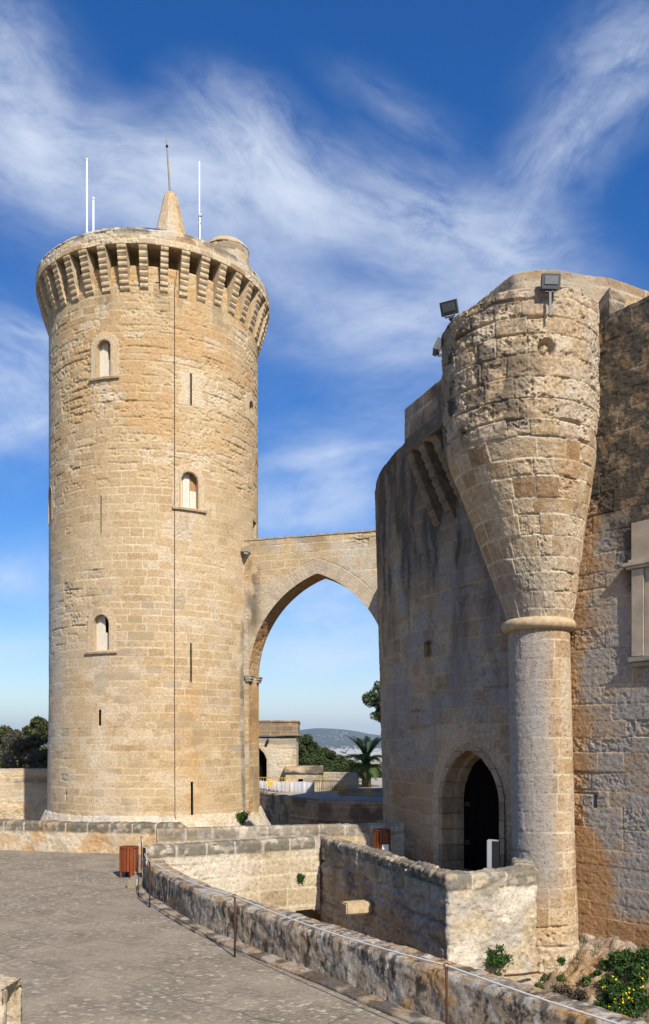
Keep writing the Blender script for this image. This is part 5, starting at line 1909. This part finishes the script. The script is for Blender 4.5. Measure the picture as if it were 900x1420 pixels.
def leaf_cloud(centres, radii, n, size, rg, flat=0.0, elong=1.0, shell=0.55):
    """n small leaves spread through a set of clumps"""
    cs = np.asarray(centres, float); rs = np.asarray(radii, float)
    wgt = rs ** 2.2 / (rs ** 2.2).sum()
    k = rg.choice(len(cs), n, p=wgt)
    d = rg.normal(size=(n, 3)); d /= np.linalg.norm(d, axis=1, keepdims=True)
    q = rg.random(n) ** (1 / 3) * (1 - shell) + shell * rg.random(n) ** 0.2
    p = cs[k] + d * (rs[k] * q)[:, None] * np.array([1, 1, 1 - flat])
    a = rg.normal(size=(n, 3)) + d * 0.5; a /= np.linalg.norm(a, axis=1, keepdims=True)
    b = np.cross(a, rg.normal(size=(n, 3))); b /= np.linalg.norm(b, axis=1, keepdims=True)
    s = size * (0.6 + 0.8 * rg.random(n))[:, None]
    V = np.stack([p - a * s * elong, p + b * s * 0.45, p + a * s * elong, p - b * s * 0.45], axis=1).reshape(-1, 3)
    f = np.arange(4 * n).reshape(n, 4)
    return V, f


def tree(name, base, h, crown_r, mat, label, cat, seed, group=None, n=9000, leaf=0.16, crown_h=0.6, flat=0.2, clumps=26, lean=0.0):
    rg = np.random.default_rng(seed)
    root = empty(name, base, label, cat, group)
    b = Vector(base)
    bm = bmesh.new()
    top = h * 0.86
    add_tube(bm, [(0, 0, -0.2), (lean * 0.3, 0.05, h * 0.3), (lean * 0.7, 0, h * 0.6), (lean, 0, top)], [h * 0.028, h * 0.022, h * 0.016, 0.03], 8)
    cc, rr = [], []
    for k in range(clumps):
        a = rg.random() * 6.283; q = math.sqrt(rg.random()); zz = rg.random()
        prof = math.sin(math.pi * (0.15 + 0.8 * zz)) ** 0.7
        c = (lean + crown_r * 0.8 * q * prof * math.cos(a), crown_r * 0.8 * q * prof * math.sin(a), h * (1 - crown_h) + h * crown_h * 0.95 * zz)
        cc.append(c); rr.append(crown_r * rg.uniform(0.18, 0.36) * (1 if clumps < 40 else 0.8))
        if k % 2 == 0:
            z0 = h * (1 - crown_h) * 0.8 + h * 0.3 * zz
            add_tube(bm, [(lean * z0 / h, 0, z0), ((c[0] + lean * z0 / h) / 2, c[1] / 2, (z0 + c[2]) / 2 + 0.1), c], [h * 0.009, h * 0.006, 0.012], 5)
    bm_obj('trunk', bm, M_BARK, root, True, 0, (0, 0, 0))
    V, f = leaf_cloud(cc, rr, n, leaf, rg, flat)
    link('crown', np_mesh('crown', V, f, False), mat, root, (0, 0, 0))
    return root


# trees beyond the enclosure wall on the left
tree('holm_oak', at(52, 1090, 74) * 1.0 - Vector((0, 0, 2.5)), 8.6, 2.3, M_HOLM, 'dense dark green tree close to the left edge of the tower, tallest of three', 'tree', 21, None, 11000, 0.15)
tree('holm_oak', at(8, 1090, 78) - Vector((0, 0, 2.5)), 8.0, 2.6, M_HOLM, 'greyish green tree beyond the wall at the left picture edge', 'tree', 22, None, 9000, 0.15)
tree('bare_tree', at(27, 1085, 72) - Vector((0, 0, 2.5)), 7.0, 2.1, M_DRY, 'thin half bare tree between two greener ones behind the left wall', 'tree', 23, None, 3200, 0.12)
tree('holm_oak', at(36, 1088, 84) - Vector((0, 0, 2.5)), 7.3, 3.2, M_HOLM, 'lower dark tree set farthest back behind the left wall', 'tree', 24, None, 9000, 0.16)

# pines on the slope seen through the arch
pines = [(405, 1016, 88), (420, 1021, 92), (432, 1028, 97), (444, 1036, 102), (455, 1043, 98), (466, 1049, 104), (478, 1053, 100), (490, 1057, 106), (503, 1060, 103), (516, 1063, 100), (428, 1045, 86), (450, 1055, 88), (470, 1060, 90), (395, 1020, 95), (530, 1066, 104), (412, 1034, 82), (438, 1052, 80), (460, 1064, 82), (480, 1064, 84), (500, 1067, 88), (425, 1036, 100), (448, 1040, 110), (472, 1054, 112)]
for i, (px, py, d) in enumerate(pines):
    p = at(px, py, d)
    gz_ = -5.5
    h = p.z - gz_ + 0.2
    if i == 0:
        slope = tree('pine', (p.x, p.y, gz_), h, 2.3, M_PINE, 'rounded green pine on the wooded slope seen through the arch', 'pine tree', 40, 'pines on the slope behind the arch', 13000, 0.13, 0.75, 0.1, 60)
        slope_h = h
    else:
        c = copy_tree(slope)
        c.location = (p.x, p.y, gz_)
        c.scale = (0.95 + 0.25 * math.sin(i * 2.1), 1.0, h / slope_h)
        c.rotation_euler = (0, 0, i * 1.7)
p = at(524, 975, 62)
tree('pine', (4.75, 62, -4), 11.95, 2.3, M_PINE, 'dark pine branch showing past the castle edge above the palm', 'pine tree', 60, None, 9000, 0.10, 0.22, 0.3, 30)


def palm(base, h, fl, label):
    root = empty('palm_tree', base, label, 'palm tree')
    rg = random.Random(5)
    bm = bmesh.new()
    pr = []
    for k in range(13):
        q = k / 12
        pr.append((0.36 + 0.05 * (k % 2) + (0.08 if k > 9 else 0), h * q))
    pr.append((0.25, h + 0.35)); pr.append((0.05, h + 0.5))
    add_lathe(bm, (0, 0, 0), pr, 12)
    bm_obj('trunk', bm, M_BARK, root, False, 0, (0, 0, 0))
    # one arching frond with leaflets, copied round the head
    meshes = []
    for v in range(3):
        Vv, Ff = [], []
        droop = (0.55, 1.05, 1.4)[v]
        n = 34
        sp = []
        for k in range(n + 1):
            q = k / n
            ang_ = 1.3 - droop * 1.6 * q ** 1.2 - v * 0.38
            sp.append(ang_)
        P_ = [np.array([0.0, 0.0])]
        for k in range(n):
            P_.append(P_[-1] + fl / n * np.array([math.cos(sp[k]), math.sin(sp[k])]))
        P_ = np.array(P_)
        def quad(a, b, c, d):
            i0 = len(Vv); Vv.extend([a, b, c, d]); Ff.append((i0, i0 + 1, i0 + 2, i0 + 3))
        for k in range(n):
            a, b = P_[k], P_[k + 1]
            w0 = 0.035 * (1 - k / n) + 0.006
            quad((a[0], -w0, a[1]), (b[0], -w0, b[1]), (b[0], w0, b[1]), (a[0], w0, a[1]))
            if k > 3:
                L = 0.52 * math.sin(math.pi * min(1, (k - 2) / (n - 1)) ** 0.75) + 0.08
                dv = (b - a) / np.linalg.norm(b - a)
                for sgn in (-1, 1):
                    for m in (0.0, 0.5):
                        s0 = a + (b - a) * m
                        tip = (s0[0] + dv[0] * L * 0.7 + dv[1] * -0.1, sgn * L * 0.72, s0[1] + dv[1] * L * 0.7 + 0.12 * L - 0.1)
                        wd = 0.018
                        quad((s0[0], sgn * 0.01, s0[1]), (s0[0] + dv[0] * wd * 2 + 0.01, sgn * 0.01, s0[1] + dv[1] * wd * 2), tip, (s0[0] + (tip[0] - s0[0]) * 0.5 - dv[0] * wd, tip[1] * 0.5, s0[1] + (tip[2] - s0[1]) * 0.5 + 0.015))
        me = np_mesh('frond', np.array(Vv), np.array(Ff), False)
        me.materials.append(M_PALM)
        meshes.append(me)
    for k in range(46):
        o = bpy.data.objects.new('frond', meshes[0 if k < 14 else (1 if k < 32 else 2)])
        COL.objects.link(o)
        o.parent = root
        o.location = (0, 0, h + 0.3 - 0.012 * k)
        s = rg.uniform(0.85, 1.08)
        o.scale = (s, s, s)
        o.rotation_euler = (rg.uniform(-0.12, 0.12), 0, k * 2.399)
    return root


p = at(508, 1100, 67)
palm((p.x, p.y, -0.1), 1.75, 2.75, 'palm tree with arching fronds standing by the castle edge beyond the arch')


def herb(name, loc, r, n, leaf, seed, label, mat=None, flowers=0, flat=0.1, group=None, cat='plant'):
    rg = np.random.default_rng(seed)
    root = empty(name, loc, label, cat, group)
    cc, rr = [], []
    for k in range(9):
        d = rg.normal(size=3); d /= np.linalg.norm(d)
        d[1] = -abs(d[1])
        cc.append(d * r * rg.uniform(0.25, 0.75)); rr.append(r * rg.uniform(0.25, 0.45))
    V, f = leaf_cloud(cc, rr, n * 2 // 3, leaf, rg, flat, 0.9)
    V2, f2 = leaf_cloud([c * 1.25 for c in cc], [q * 1.5 for q in rr], n // 3, leaf * 0.8, rg, flat, 1.5, 0.2)
    f = np.vstack([f, f2 + len(V)]); V = np.vstack([V, V2])
    link('foliage', np_mesh('foliage', V, f, False), mat or M_HERB, root, (0, 0, 0))
    if flowers:
        bm = bmesh.new()
        add_lathe(bm, (0, 0, 0), [(0.006, -0.006), (0.021, 0.003), (0.017, 0.009), (0.005, 0.011)], 8)
        fo = bm_obj('flower', bm, M_PETAL, root, False, 0, tuple(cc[0]))
        fo.location = Vector(cc[0]) + Vector((0, -r * 0.3, r * 0.3))
        for k in range(flowers - 1):
            g = fo.copy(); COL.objects.link(g)
            c = cc[rg.integers(0, 9)]
            d = rg.normal(size=3); d /= np.linalg.norm(d); d[1] = -abs(d[1]); d[2] = abs(d[2]) * 0.8
            g.location = Vector(c) + Vector(d) * r * 0.42
            g.rotation_euler = (rg.uniform(0.3, 1.2), 0, rg.uniform(-1, 1))
    bm = bmesh.new()
    for c in cc[:5]:
        add_tube(bm, [(0, 0.06, -0.05), Vector(c) * 0.5, c], 0.006, 5)
    bm_obj('stem', bm, M_BARK, root, False, 0, (0, 0, 0))
    return root


def face_pt(px, py):
    """a point on the sunlit short face of the landing"""
    a = np.array([2.36, 15.5]); b = np.array([4.35, 16.25])
    k = (px - 450) / F
    dd = b - a
    s_ = (k * a[1] - a[0]) / (dd[0] - k * dd[1])
    q = a + dd * s_
    return Vector((q[0], q[1] - 0.06, EYE + (HOR - py) / F * q[1]))


herb('wall_caper', face_pt(689, 1323), 0.25, 1500, 0.032, 71, 'round green bush growing out of the sunlit landing wall')
herb('wall_herb', face_pt(691, 1350), 0.07, 160, 0.025, 72, 'small herb just under the round bush on the landing wall')
herb('wall_herb', face_pt(741, 1370), 0.13, 500, 0.028, 73, 'dark tuft of leaves at the foot of the landing wall, below the bar')
herb('wall_herb', at(778, 1334, 16.6), 0.10, 260, 0.028, 74, 'narrow green tuft on the column base, higher of two')
herb('wall_herb', at(777, 1357, 16.3), 0.09, 220, 0.028, 75, 'narrow green tuft on the column base, lower of two')
herb('wall_herb', at(752, 1357, 15.8), 0.07, 140, 0.025, 79, 'tiny sprig beside the rusty bar end')


def bank_at(px, py):
    """where a sight line meets the bank"""
    for d in np.arange(18.5, 11.0, -0.05):
        p = at(px, py, d)
    best = None
    for d in np.arange(12.0, 19.0, 0.04):
        p = at(px, py, d)
        if p.z <= bank_z(p.x, p.y):
            best = p
            break
    return (best if best is not None else at(px, py, 15.5)) + Vector((0, -0.06, 0.07))


herb('flowering_herb', bank_at(840, 1367), 0.27, 1870, 0.035, 81, 'green plant with a few yellow flowers, left of the flowering clump on the bank', None, 9)
herb('flowering_herb', bank_at(868, 1385), 0.34, 2400, 0.035, 82, 'largest clump with many yellow flowers on the bank under the castle wall', None, 26)
herb('flowering_herb', bank_at(848, 1403), 0.27, 1700, 0.033, 83, 'low plant with yellow flowers just above the parapet, at the bank foot', None, 12)
herb('flowering_herb', bank_at(893, 1388), 0.26, 1500, 0.035, 84, 'yellow flowering plant cut by the right edge of the picture', None, 10)
herb('bank_bush', bank_at(861, 1332), 0.32, 2550, 0.036, 85, 'flowerless green bush high on the bank, left of two')
herb('bank_bush', bank_at(894, 1336), 0.3, 2040, 0.036, 86, 'flowerless green bush high on the bank at the right picture edge')
herb('bank_bush', bank_at(826, 1352), 0.09, 250, 0.03, 87, 'small green tuft on bare earth between the column and the flowers')
herb('flowering_herb', bank_at(880, 1360), 0.24, 1300, 0.035, 91, 'yellow flowering plant between the big flower clump and the flowerless bushes', None, 8)
herb('flowering_herb', bank_at(858, 1375), 0.22, 1100, 0.035, 92, 'leafy flowering plant leaning on the left side of the big flower clump', None, 8)
herb('dry_herb', bank_at(800, 1385), 0.2, 700, 0.035, 93, 'dry brownish herb between the column foot and the flowering plants', M_DRY)
herb('dry_herb', bank_at(775, 1380), 0.24, 900, 0.035, 88, 'dry brownish herb at the foot of the column', M_DRY)
herb('tower_herb', Vector(cyl_pt(TC, TR + 0.42, np.array(ray_cyl(331, 1136, TC, TR + .3)[0]), np.array(-0.25))), 0.42, 1100, 0.07, 89, 'bright green plant growing at the foot of the round tower near the arch')
herb('wall_tuft', Vector((-0.62, 21.6, 0.02)), 0.13, 300, 0.03, 90, 'small dark tuft in the corner where the sunlit wall meets the landing')

# loose weeds and dry grass all over the bank
def weeds():
    rg = np.random.default_rng(97)
    V, f = [], []
    n = 0
    uu = rg.uniform(0.1, 4.2, 520); ww = rg.uniform(0.15, 3.6, 520)
    keepp = fbm(uu * 1.3, ww * 1.3, 98, 3) > 0.47
    for u_, w_ in zip(uu[keepp], ww[keepp]):
        x = WA[0] + WD[0] * u_ + WN[0] * w_; y = WA[1] + WD[1] * u_ + WN[1] * w_
        z = bank_z(x, y)
        for k in range(14):
            a = rg.random() * 6.283; L = rg.uniform(0.06, 0.2); b = rg.uniform(0.02, 0.10)
            bx, by = x + rg.normal() * 0.05, y + rg.normal() * 0.05
            px_, py_ = math.cos(a + 1.57) * 0.006, math.sin(a + 1.57) * 0.006
            tx, ty = bx + math.cos(a) * b, by + math.sin(a) * b
            V += [(bx - px_, by - py_, z - 0.02), (bx + px_, by + py_, z - 0.02), (tx + px_ * 0.4, ty + py_ * 0.4, z + L), (tx - px_ * 0.4, ty - py_ * 0.4, z + L)]
            f.append((n, n + 1, n + 2, n + 3)); n += 4
    o = link('weeds', np_mesh('weeds', np.array(V), np.array(f), False), M_WEED)
    tag(o, 'thin weeds and dry grass scattered over the earth bank', 'weeds', None, 'stuff')


M_WEED = leaf_mat('weed_blades', (0.05, 0.085, 0.025), (0.10, 0.12, 0.045), (0.24, 0.2, 0.11))
weeds()
for i_, (px, py, r_) in enumerate(((836, 1342, 0.13), (880, 1345, 0.2), (812, 1362, 0.12), (845, 1385, 0.22), (885, 1402, 0.26), (872, 1412, 0.22), (830, 1395, 0.15), (858, 1352, 0.15))):
    herb('bank_herb', bank_at(px, py), r_, int(9000 * r_ * r_ + 300), 0.034, 120 + i_, ('small leafy herb between the flowerless bushes and the column', 'leafy plant midway between the two flowerless bushes', 'low herb on the earth near the column foot', 'leafy plant directly left of the largest flower clump',
         'leafy plant filling the bottom right corner of the bank', 'low leafy plant right above the parapet near the picture corner', 'low herb left of the lowest flowering plant', 'leafy herb just under the left flowerless bush')[i_])

# ------------------------------------------------------------------ beyond the arch
COURT = [(-20, 70), (-12, 66), (-4.9, 60), (-2.6, 54.5), (-0.6, 51.4), (1.4, 50.1), (3.6, 49.7), (12, 49.3), (30, 52)]
CP = smooth_path(COURT, 0.3)
prism_obj('courtyard', [tuple(p + np.array([0, 0.25])) for p in CP[::3]] + [(60, 60), (60, 84), (-60, 84), (-60, 70)], -3.5, -0.06, M_COURT)
o = sweep('retaining_wall', CP, [(0, -3.2), (0, -0.12), (-0.05, -0.02), (-0.5, 0.0), (-0.55, -0.3)], 0.09, 0.08, style_old(520, 0.6), M_CASTLE)
tag(o, 'curved dark moat wall in shade seen under the arch', 'retaining wall')


def box_style(seed):
    def f(u, v, P):
        st = ashlar(u, v, seed, 0.38, 0.7, 0.016, 0.014, 0.008, 0.2)
        st['grey'] = 0.5 * sstep(0.45, 0.6, fbm(u * 0.7, v * 0.7, seed + 1, 4))
        st['dark'] = 0.45 * sstep(0.52, 0.64, fbm(u * 0.8, v * 1.4, seed + 2, 4))
        st['pale'] = 0.35 * sstep(0.5, 0.6, fbm(u * 0.5, v * 0.5, seed + 3, 4))
        return st
    return f


GD = 63.0
xr = (411 - 450) / F * GD
gate_h = empty('gatehouse', (xr - 2, GD, 0), 'small stone gatehouse with a dark arched opening and banded parapet, seen through the arch', 'gatehouse')
gx0 = xr - 7.0


def gate_front():
    u = np.arange(gx0, xr + 0.001, 0.05); z = np.arange(-0.1, 3.9, 0.05)
    U, Z = np.meshgrid(u, z, indexing='ij')
    P = np.stack([U, U * 0 + GD, Z], axis=-1)
    st = box_style(530)(U, Z, P)
    uc = (346 - 450) / F * GD
    ins = in_arch(U, Z, uc, -0.5, 2.7, 3.85)
    keep = ~(ins[:-1, :-1] & ins[1:, 1:])
    link('wall', grid_mesh('gatehouse_front', P, st, keep), M_LIGHT, gate_h)
    bm = bmesh.new()
    out = arch_outline(uc, -0.1, 2.7, 3.45, 16)
    A = [bm.verts.new((a, GD + 0.0, b)) for a, b in out]; B = [bm.verts.new((a, GD + 0.8, b)) for a, b in out]
    C = [bm.verts.new((uc + (a - uc) * 1.06, GD - 0.01, b + 0.05)) for a, b in out]
    for i in range(len(out) - 1):
        bm.faces.new((A[i], A[i + 1], B[i + 1], B[i])); bm.faces.new((C[i], C[i + 1], A[i + 1], A[i]))
    bm_obj('arch_lining', bm, M_FRAME, gate_h)
    bm = bmesh.new(); add_box(bm, (uc, GD + 0.85, 1.4), (3.0, 0.08, 3.7)); bm_obj('door', bm, M_SHADE_DOOR, gate_h)


gate_front()
sweep('side_wall', [(xr - 0.002, GD + 0.01), (xr - 0.002, GD + 5)], [(0, -0.1), (0, 3.88)], 0.08, 0.08, box_style(535), M_LIGHT, gate_h, cap=False)
ztg = at(400, 999, GD).z
zbg = at(400, 1019, GD).z
sweep('parapet', [(gx0, GD - 0.08), (xr + 0.05, GD - 0.08), (xr + 0.08, GD - 0.05), (xr + 0.08, GD + 5)], [(-0.1, zbg - 0.06), (0.14, zbg - 0.06), (0.14, zbg + 0.05), (0.05, zbg + 0.08), (0.05, ztg - 0.16), (0.1, ztg - 0.14), (0.1, ztg), (-0.4, ztg), (-0.4, zbg)], 0.06, 0.05, style_old(540, 0.5), M_CASTLE, gate_h)
bm = bmesh.new(); add_box(bm, (gx0 + 3.5, GD + 2.6, 3.9), (6.9, 5.0, 0.15)); bm_obj('roof', bm, M_CORBEL_GREY, gate_h)
bm = bmesh.new()
p = at(371, 1028, GD - 0.2); add_box(bm, p, (0.22, 0.3, 0.18), Matrix.Rotation(0.5, 3, 'Y')); add_box(bm, p + Vector((0.05, 0.1, 0.2)), (0.04, 0.2, 0.16))
tag(bm_obj('wall_lamp', bm, M_IRON), 'small dark lamp fixed above the opening of the gatehouse', 'wall lamp')
# annex with heavy coping and a small window
AD = 61.6
ax0, ax1 = (396 - 450) / F * AD, (447 - 450) / F * AD
annex = empty('gatehouse_annex', ((ax0 + ax1) / 2, AD, 0), 'low stone annex with a dark sloped coping and one small square window', 'annex')
u = np.arange(ax0, ax1 + 0.001, 0.045); z = np.arange(-0.1, at(420, 1072, AD).z, 0.045)
U, Z = np.meshgrid(u, z, indexing='ij')
P = np.stack([U, U * 0 + AD, Z], axis=-1)
wx = (417 - 450) / F * AD; wz = at(417, 1084, AD).z
ins = (np.abs(U - wx) < 0.19) & (np.abs(Z - wz) < 0.22)
link('wall', grid_mesh('annex_wall', P, box_style(545)(U, Z, P), ~(ins[:-1, :-1] & ins[1:, 1:])), M_LIGHT, annex)
sweep('side_wall', [(ax1, AD + 0.01), (ax1, AD + 3)], [(0, -0.1), (0, z[-1])], 0.08, 0.08, box_style(547), M_LIGHT, annex, cap=False)
bm = bmesh.new(); add_box(bm, (wx, AD + 0.2, wz), (0.5, 0.05, 0.55)); wo = bm_obj('window', bm, M_VOID, annex)
bm = bmesh.new()
for dx, dz, sx, sz in ((0, -0.24, 0.56, 0.07), (0, 0.24, 0.5, 0.06), (-0.22, 0, 0.06, 0.42), (0.22, 0, 0.06, 0.42)):
    add_box(bm, (wx + dx, AD - 0.0, wz + dz), (sx, 0.08, sz))
bm_obj('frame', bm, M_FRAME, wo)
zq = z[-1]
sweep('coping', [(ax0 - 0.1, AD - 0.12), (ax1 + 0.1, AD - 0.12)], [(0, zq - 0.02), (0, zq + 0.1), (-0.45, zq + 0.45), (-0.9, zq + 0.5), (-3.0, zq + 0.5), (-3.0, zq)], 0.06, 0.05, lambda u, v, P: {**style_old(550, 0.9)(u, v, P), 'orange': 0.3 * sstep(0.55, 0.65, fbm(u * 2, v * 2, 551, 3))}, M_CASTLE, annex)
o = sweep('garden_wall', [((446 - 450) / F * 62.4, 62.4), ((496 - 450) / F * 61, 61)], wall_prof(-0.1, at(470, 1071, 61.5).z, 0.4), 0.06, 0.06, box_style(555), M_LIGHT)
tag(o, 'plain stone wall right of the annex, partly crossed by a curved shadow', 'wall')
o = sweep('garden_wall', [((470 - 450) / F * 56.5, 56.5), ((560 - 450) / F * 55, 55)], wall_prof(-0.1, at(500, 1093, 56).z, 0.4), 0.06, 0.06, box_style(558), M_LIGHT)
tag(o, 'low shaded stone wall in front of the palm tree', 'wall')

# tarpaulin strip on the ground and yellow crowd barriers
def style_sheet(u, v, P):
    return {}


bm = bmesh.new()
x0, x1 = (352 - 450) / F * 60.6, (436 - 450) / F * 58
pts = []
N_ = 40
lo, hi = [], []
for k in range(N_ + 1):
    q = k / N_
    x = x0 + (x1 - x0) * q; y = 61.0 - 2.6 * q + 0.05 * math.sin(q * 90)
    lo.append(bm.verts.new((x, y, -0.05))); hi.append(bm.verts.new((x, y + 0.04 * math.sin(q * 60), 0.72 + 0.03 * math.sin(q * 25))))
back = [bm.verts.new((v.co.x, v.co.y + 0.03, v.co.z)) for v in lo]; back2 = [bm.verts.new((v.co.x, v.co.y + 0.03, v.co.z)) for v in hi]
for k in range(N_):
    bm.faces.new((lo[k], lo[k + 1], hi[k + 1], hi[k])); bm.faces.new((hi[k], hi[k + 1], back2[k + 1], back2[k])); bm.faces.new((back[k + 1], back[k], back2[k], back2[k + 1]))
tag(bm_obj('tarpaulin', bm, M_SHEET, None, True), 'pale grey sheeting hung along the ground behind the yellow barriers', 'tarpaulin')


def barrier(a, b, label, sign=False):
    a = Vector(a); b = Vector(b)
    root = empty('crowd_barrier', (a + b) / 2, label, 'barrier', 'yellow barriers beyond the arch')
    mid = (a + b) / 2
    a = a - mid; b = b - mid
    H = 1.05
    bm = bmesh.new()
    up = Vector((0, 0, 1))
    add_tube(bm, [a, a + up * (H - 0.1), a + up * H + (b - a) * 0.04, b + up * H - (b - a) * 0.04, b + up * (H - 0.1), b], 0.03, 6)
    add_tube(bm, [a + up * 0.22, b + up * 0.22], 0.022, 6)
    bm_obj('frame', bm, M_YELLOW, root, True, 0, (0, 0, 0))
    bm = bmesh.new()
    for k in range(1, 13):
        p = a.lerp(b, k / 13)
        add_tube(bm, [p + up * 0.22, p + up * H], 0.013, 5)
    bm_obj('bars', bm, M_YELLOW, root, True, 0, (0, 0, 0))
    for p in (a, b):
        bm = bmesh.new()
        add_box(bm, p + Vector((0, 0, 0.02)), (0.06, 0.55, 0.04))
        bm_obj('foot', bm, M_YELLOW, root, False, 0, (0, 0, 0))
    if sign:
        bm = bmesh.new()
        add_box(bm, a.lerp(b, 0.42) + Vector((0, -0.03, 0.62)), (0.42, 0.02, 0.28))
        bm_obj('plate', bm, M_YELLOW, root, False, 0, (0, 0, 0))
    return root


def gnd(px, d):
    return Vector(((px - 450) / F * d, d, -0.06))


barrier(gnd(355, 60.3), gnd(402, 58.6), 'yellow crowd barrier with a plate in the sun before the gatehouse', True)
barrier(gnd(434, 55.0), gnd(473, 54.2), 'yellow crowd barrier standing in shade right of the sunny one')
barrier(gnd(475, 54.2), gnd(514, 54.0), 'yellow crowd barrier in shade closest to the palm')

# enclosure wall left of the tower
def style_encl(u, v, P):
    st = ashlar(u, v, 561, 0.42, 0.8, 0.016, 0.02, 0.01, 0.25)
    z = P[..., 2]
    rb = rubble(u, v, 563, 0.5, 0.25, 0.09, 0.04)
    k = sstep(-0.1, -0.5, z)
    for q in ('d', 'tone', 'mortar'): st[q] = st[q] * (1 - k) + rb[q] * k
    st['dark'] = 0.65 * np.exp(-((z - 0.95) / 0.28) ** 2) * sstep(0.35, 0.55, fbm(u * 1.4, v * 1.5, 564, 4)) + 0.3 * sstep(1.5, 1.8, z)
    st['orange'] = 0.3 * sstep(0.45, 0.6, fbm(u * 0.5, v, 565, 4))
    st['grey'] = 0.3 * sstep(0.5, 0.6, fbm(u, v, 566, 4))
    return st


o = sweep('enclosure_wall', [(-34, 54), (-22, 55), (-13.5, 57)], [(0, -3.2), (0, 1.72), (-0.04, 1.78), (-0.5, 1.78), (-0.5, -3)], 0.06, 0.05, style_encl, M_LIGHT)
tag(o, 'coursed stone enclosure wall left of the tower, below the trees, crossed by the tower shadow', 'wall')

# ------------------------------------------------------------------ the town on the plain
M_TOWN = []
for k, c in enumerate(((0.42, 0.40, 0.37), (0.36, 0.32, 0.26), (0.4, 0.35, 0.29), (0.5, 0.49, 0.47))):
    m, t_ = new_mat('town_wall')
    co = t_.n('ShaderNodeTexCoord').outputs['Object']
    br = t_.n('ShaderNodeTexBrick', ins={'Vector': t_.n('ShaderNodeMapping', ins={'Vector': co, 'Rotation': (R(90), 0, 0)}).outputs[0], 'Color1': (0.12, 0.13, 0.15, 1), 'Color2': (0.2, 0.2, 0.22, 1), 'Mortar': c + (1,), 'Scale': 1.0, 'Mortar Size': 0.9, 'Brick Width': 3.6, 'Row Height': 3.1})
    finish(t_, br.outputs[0], 0.8)
    M_TOWN.append(m)
M_TILE = plain_mat('clay_roof', (0.36, 0.2, 0.12), 0.9, 0, 0.2, 0.2)


def town():
    rg = random.Random(9)
    protos = []
    for k in range(6):
        w, dp, h = ((22, 16, 18), (34, 18, 24), (18, 14, 12), (48, 20, 21), (26, 22, 33), (60, 24, 15))[k]
        root = empty('town_building', (0, 0, 0), 'pale block of the far town on the plain below', 'building', 'far buildings of the town')
        bm = bmesh.new()
        add_box(bm, (0, 0, h / 2), (w, dp, h))
        bm_obj('wall', bm, M_TOWN[k % 4], root, False, 0, (0, 0, 0))
        bm = bmesh.new()
        add_box(bm, (0, 0, h + 0.5), (w + 0.8, dp + 0.8, 1.0)); add_box(bm, (w * 0.2, 0, h + 2.2), (w * 0.25, dp * 0.4, 2.6))
        bm_obj('roof', bm, M_TILE if k % 3 == 2 else M_TOWN[(k + 3) % 4], root, False, 0, (0, 0, 0))
        protos.append(root)
    for i in range(190):
        d = 2500 + 4300 * rg.random() ** 1.25
        px = rg.uniform(428, 532)
        x = (px - 450) / F * d
        rr = math.hypot(x, d - 30)
        tt = min(max((rr - 85) / (1500 - 85), 0), 1)
        zt_ = -110 + rg.uniform(-6, 4)
        o = protos[i] if i < 6 else copy_tree(protos[i % 6])
        o.location = (x, d, zt_)
        o.rotation_euler = (0, 0, rg.uniform(-0.9, 0.9))
        s = rg.uniform(0.7, 1.2)
        o.scale = (s, s, s)
    # the scattered outskirts farther off read as one mass
    bm = bmesh.new()
    for i in range(520):
        d = rg.uniform(6500, 15500)
        px = rg.uniform(405, 540)
        x = (px - 450) / F * d
        q = rg.uniform(12, 30)
        add_box(bm, (x, d, float(land(np.array(x), np.array(d))) + q * 0.2), (q * 1.5, q, q * 0.6))
    for i in range(26):
        d = rg.uniform(16500, 20500)
        px = rg.gauss(470, 22)
        x = (px - 450) / F * d
        q = rg.uniform(12, 24)
        add_box(bm, (x, d, float(land(np.array(x), np.array(d))) + q * 0.2), (q * 1.6, q, q * 0.6))
    o = bm_obj('far_outskirts', bm, M_TOWN[3])
    tag(o, 'scattered pale outskirts spread over the hazy plain', 'town', None, 'stuff')


town()

# ------------------------------------------------------------------ haze
bm = bmesh.new()
add_box(bm, (0, 9500, 190), (30000, 36000, 820))
m = bpy.data.materials.new('haze')
m.use_nodes = True
t_ = NT(m.node_tree)
pv = t_.n('ShaderNodeVolumePrincipled', ins={'Color': (0.62, 0.80, 1.0, 1), 'Density': 3.0e-5, 'Anisotropy': 0.2})
oo = t_.n('ShaderNodeOutputMaterial')
m.node_tree.links.new(pv.outputs[0], oo.inputs['Volume'])
tag(bm_obj('haze', bm, m), kind='stuff')
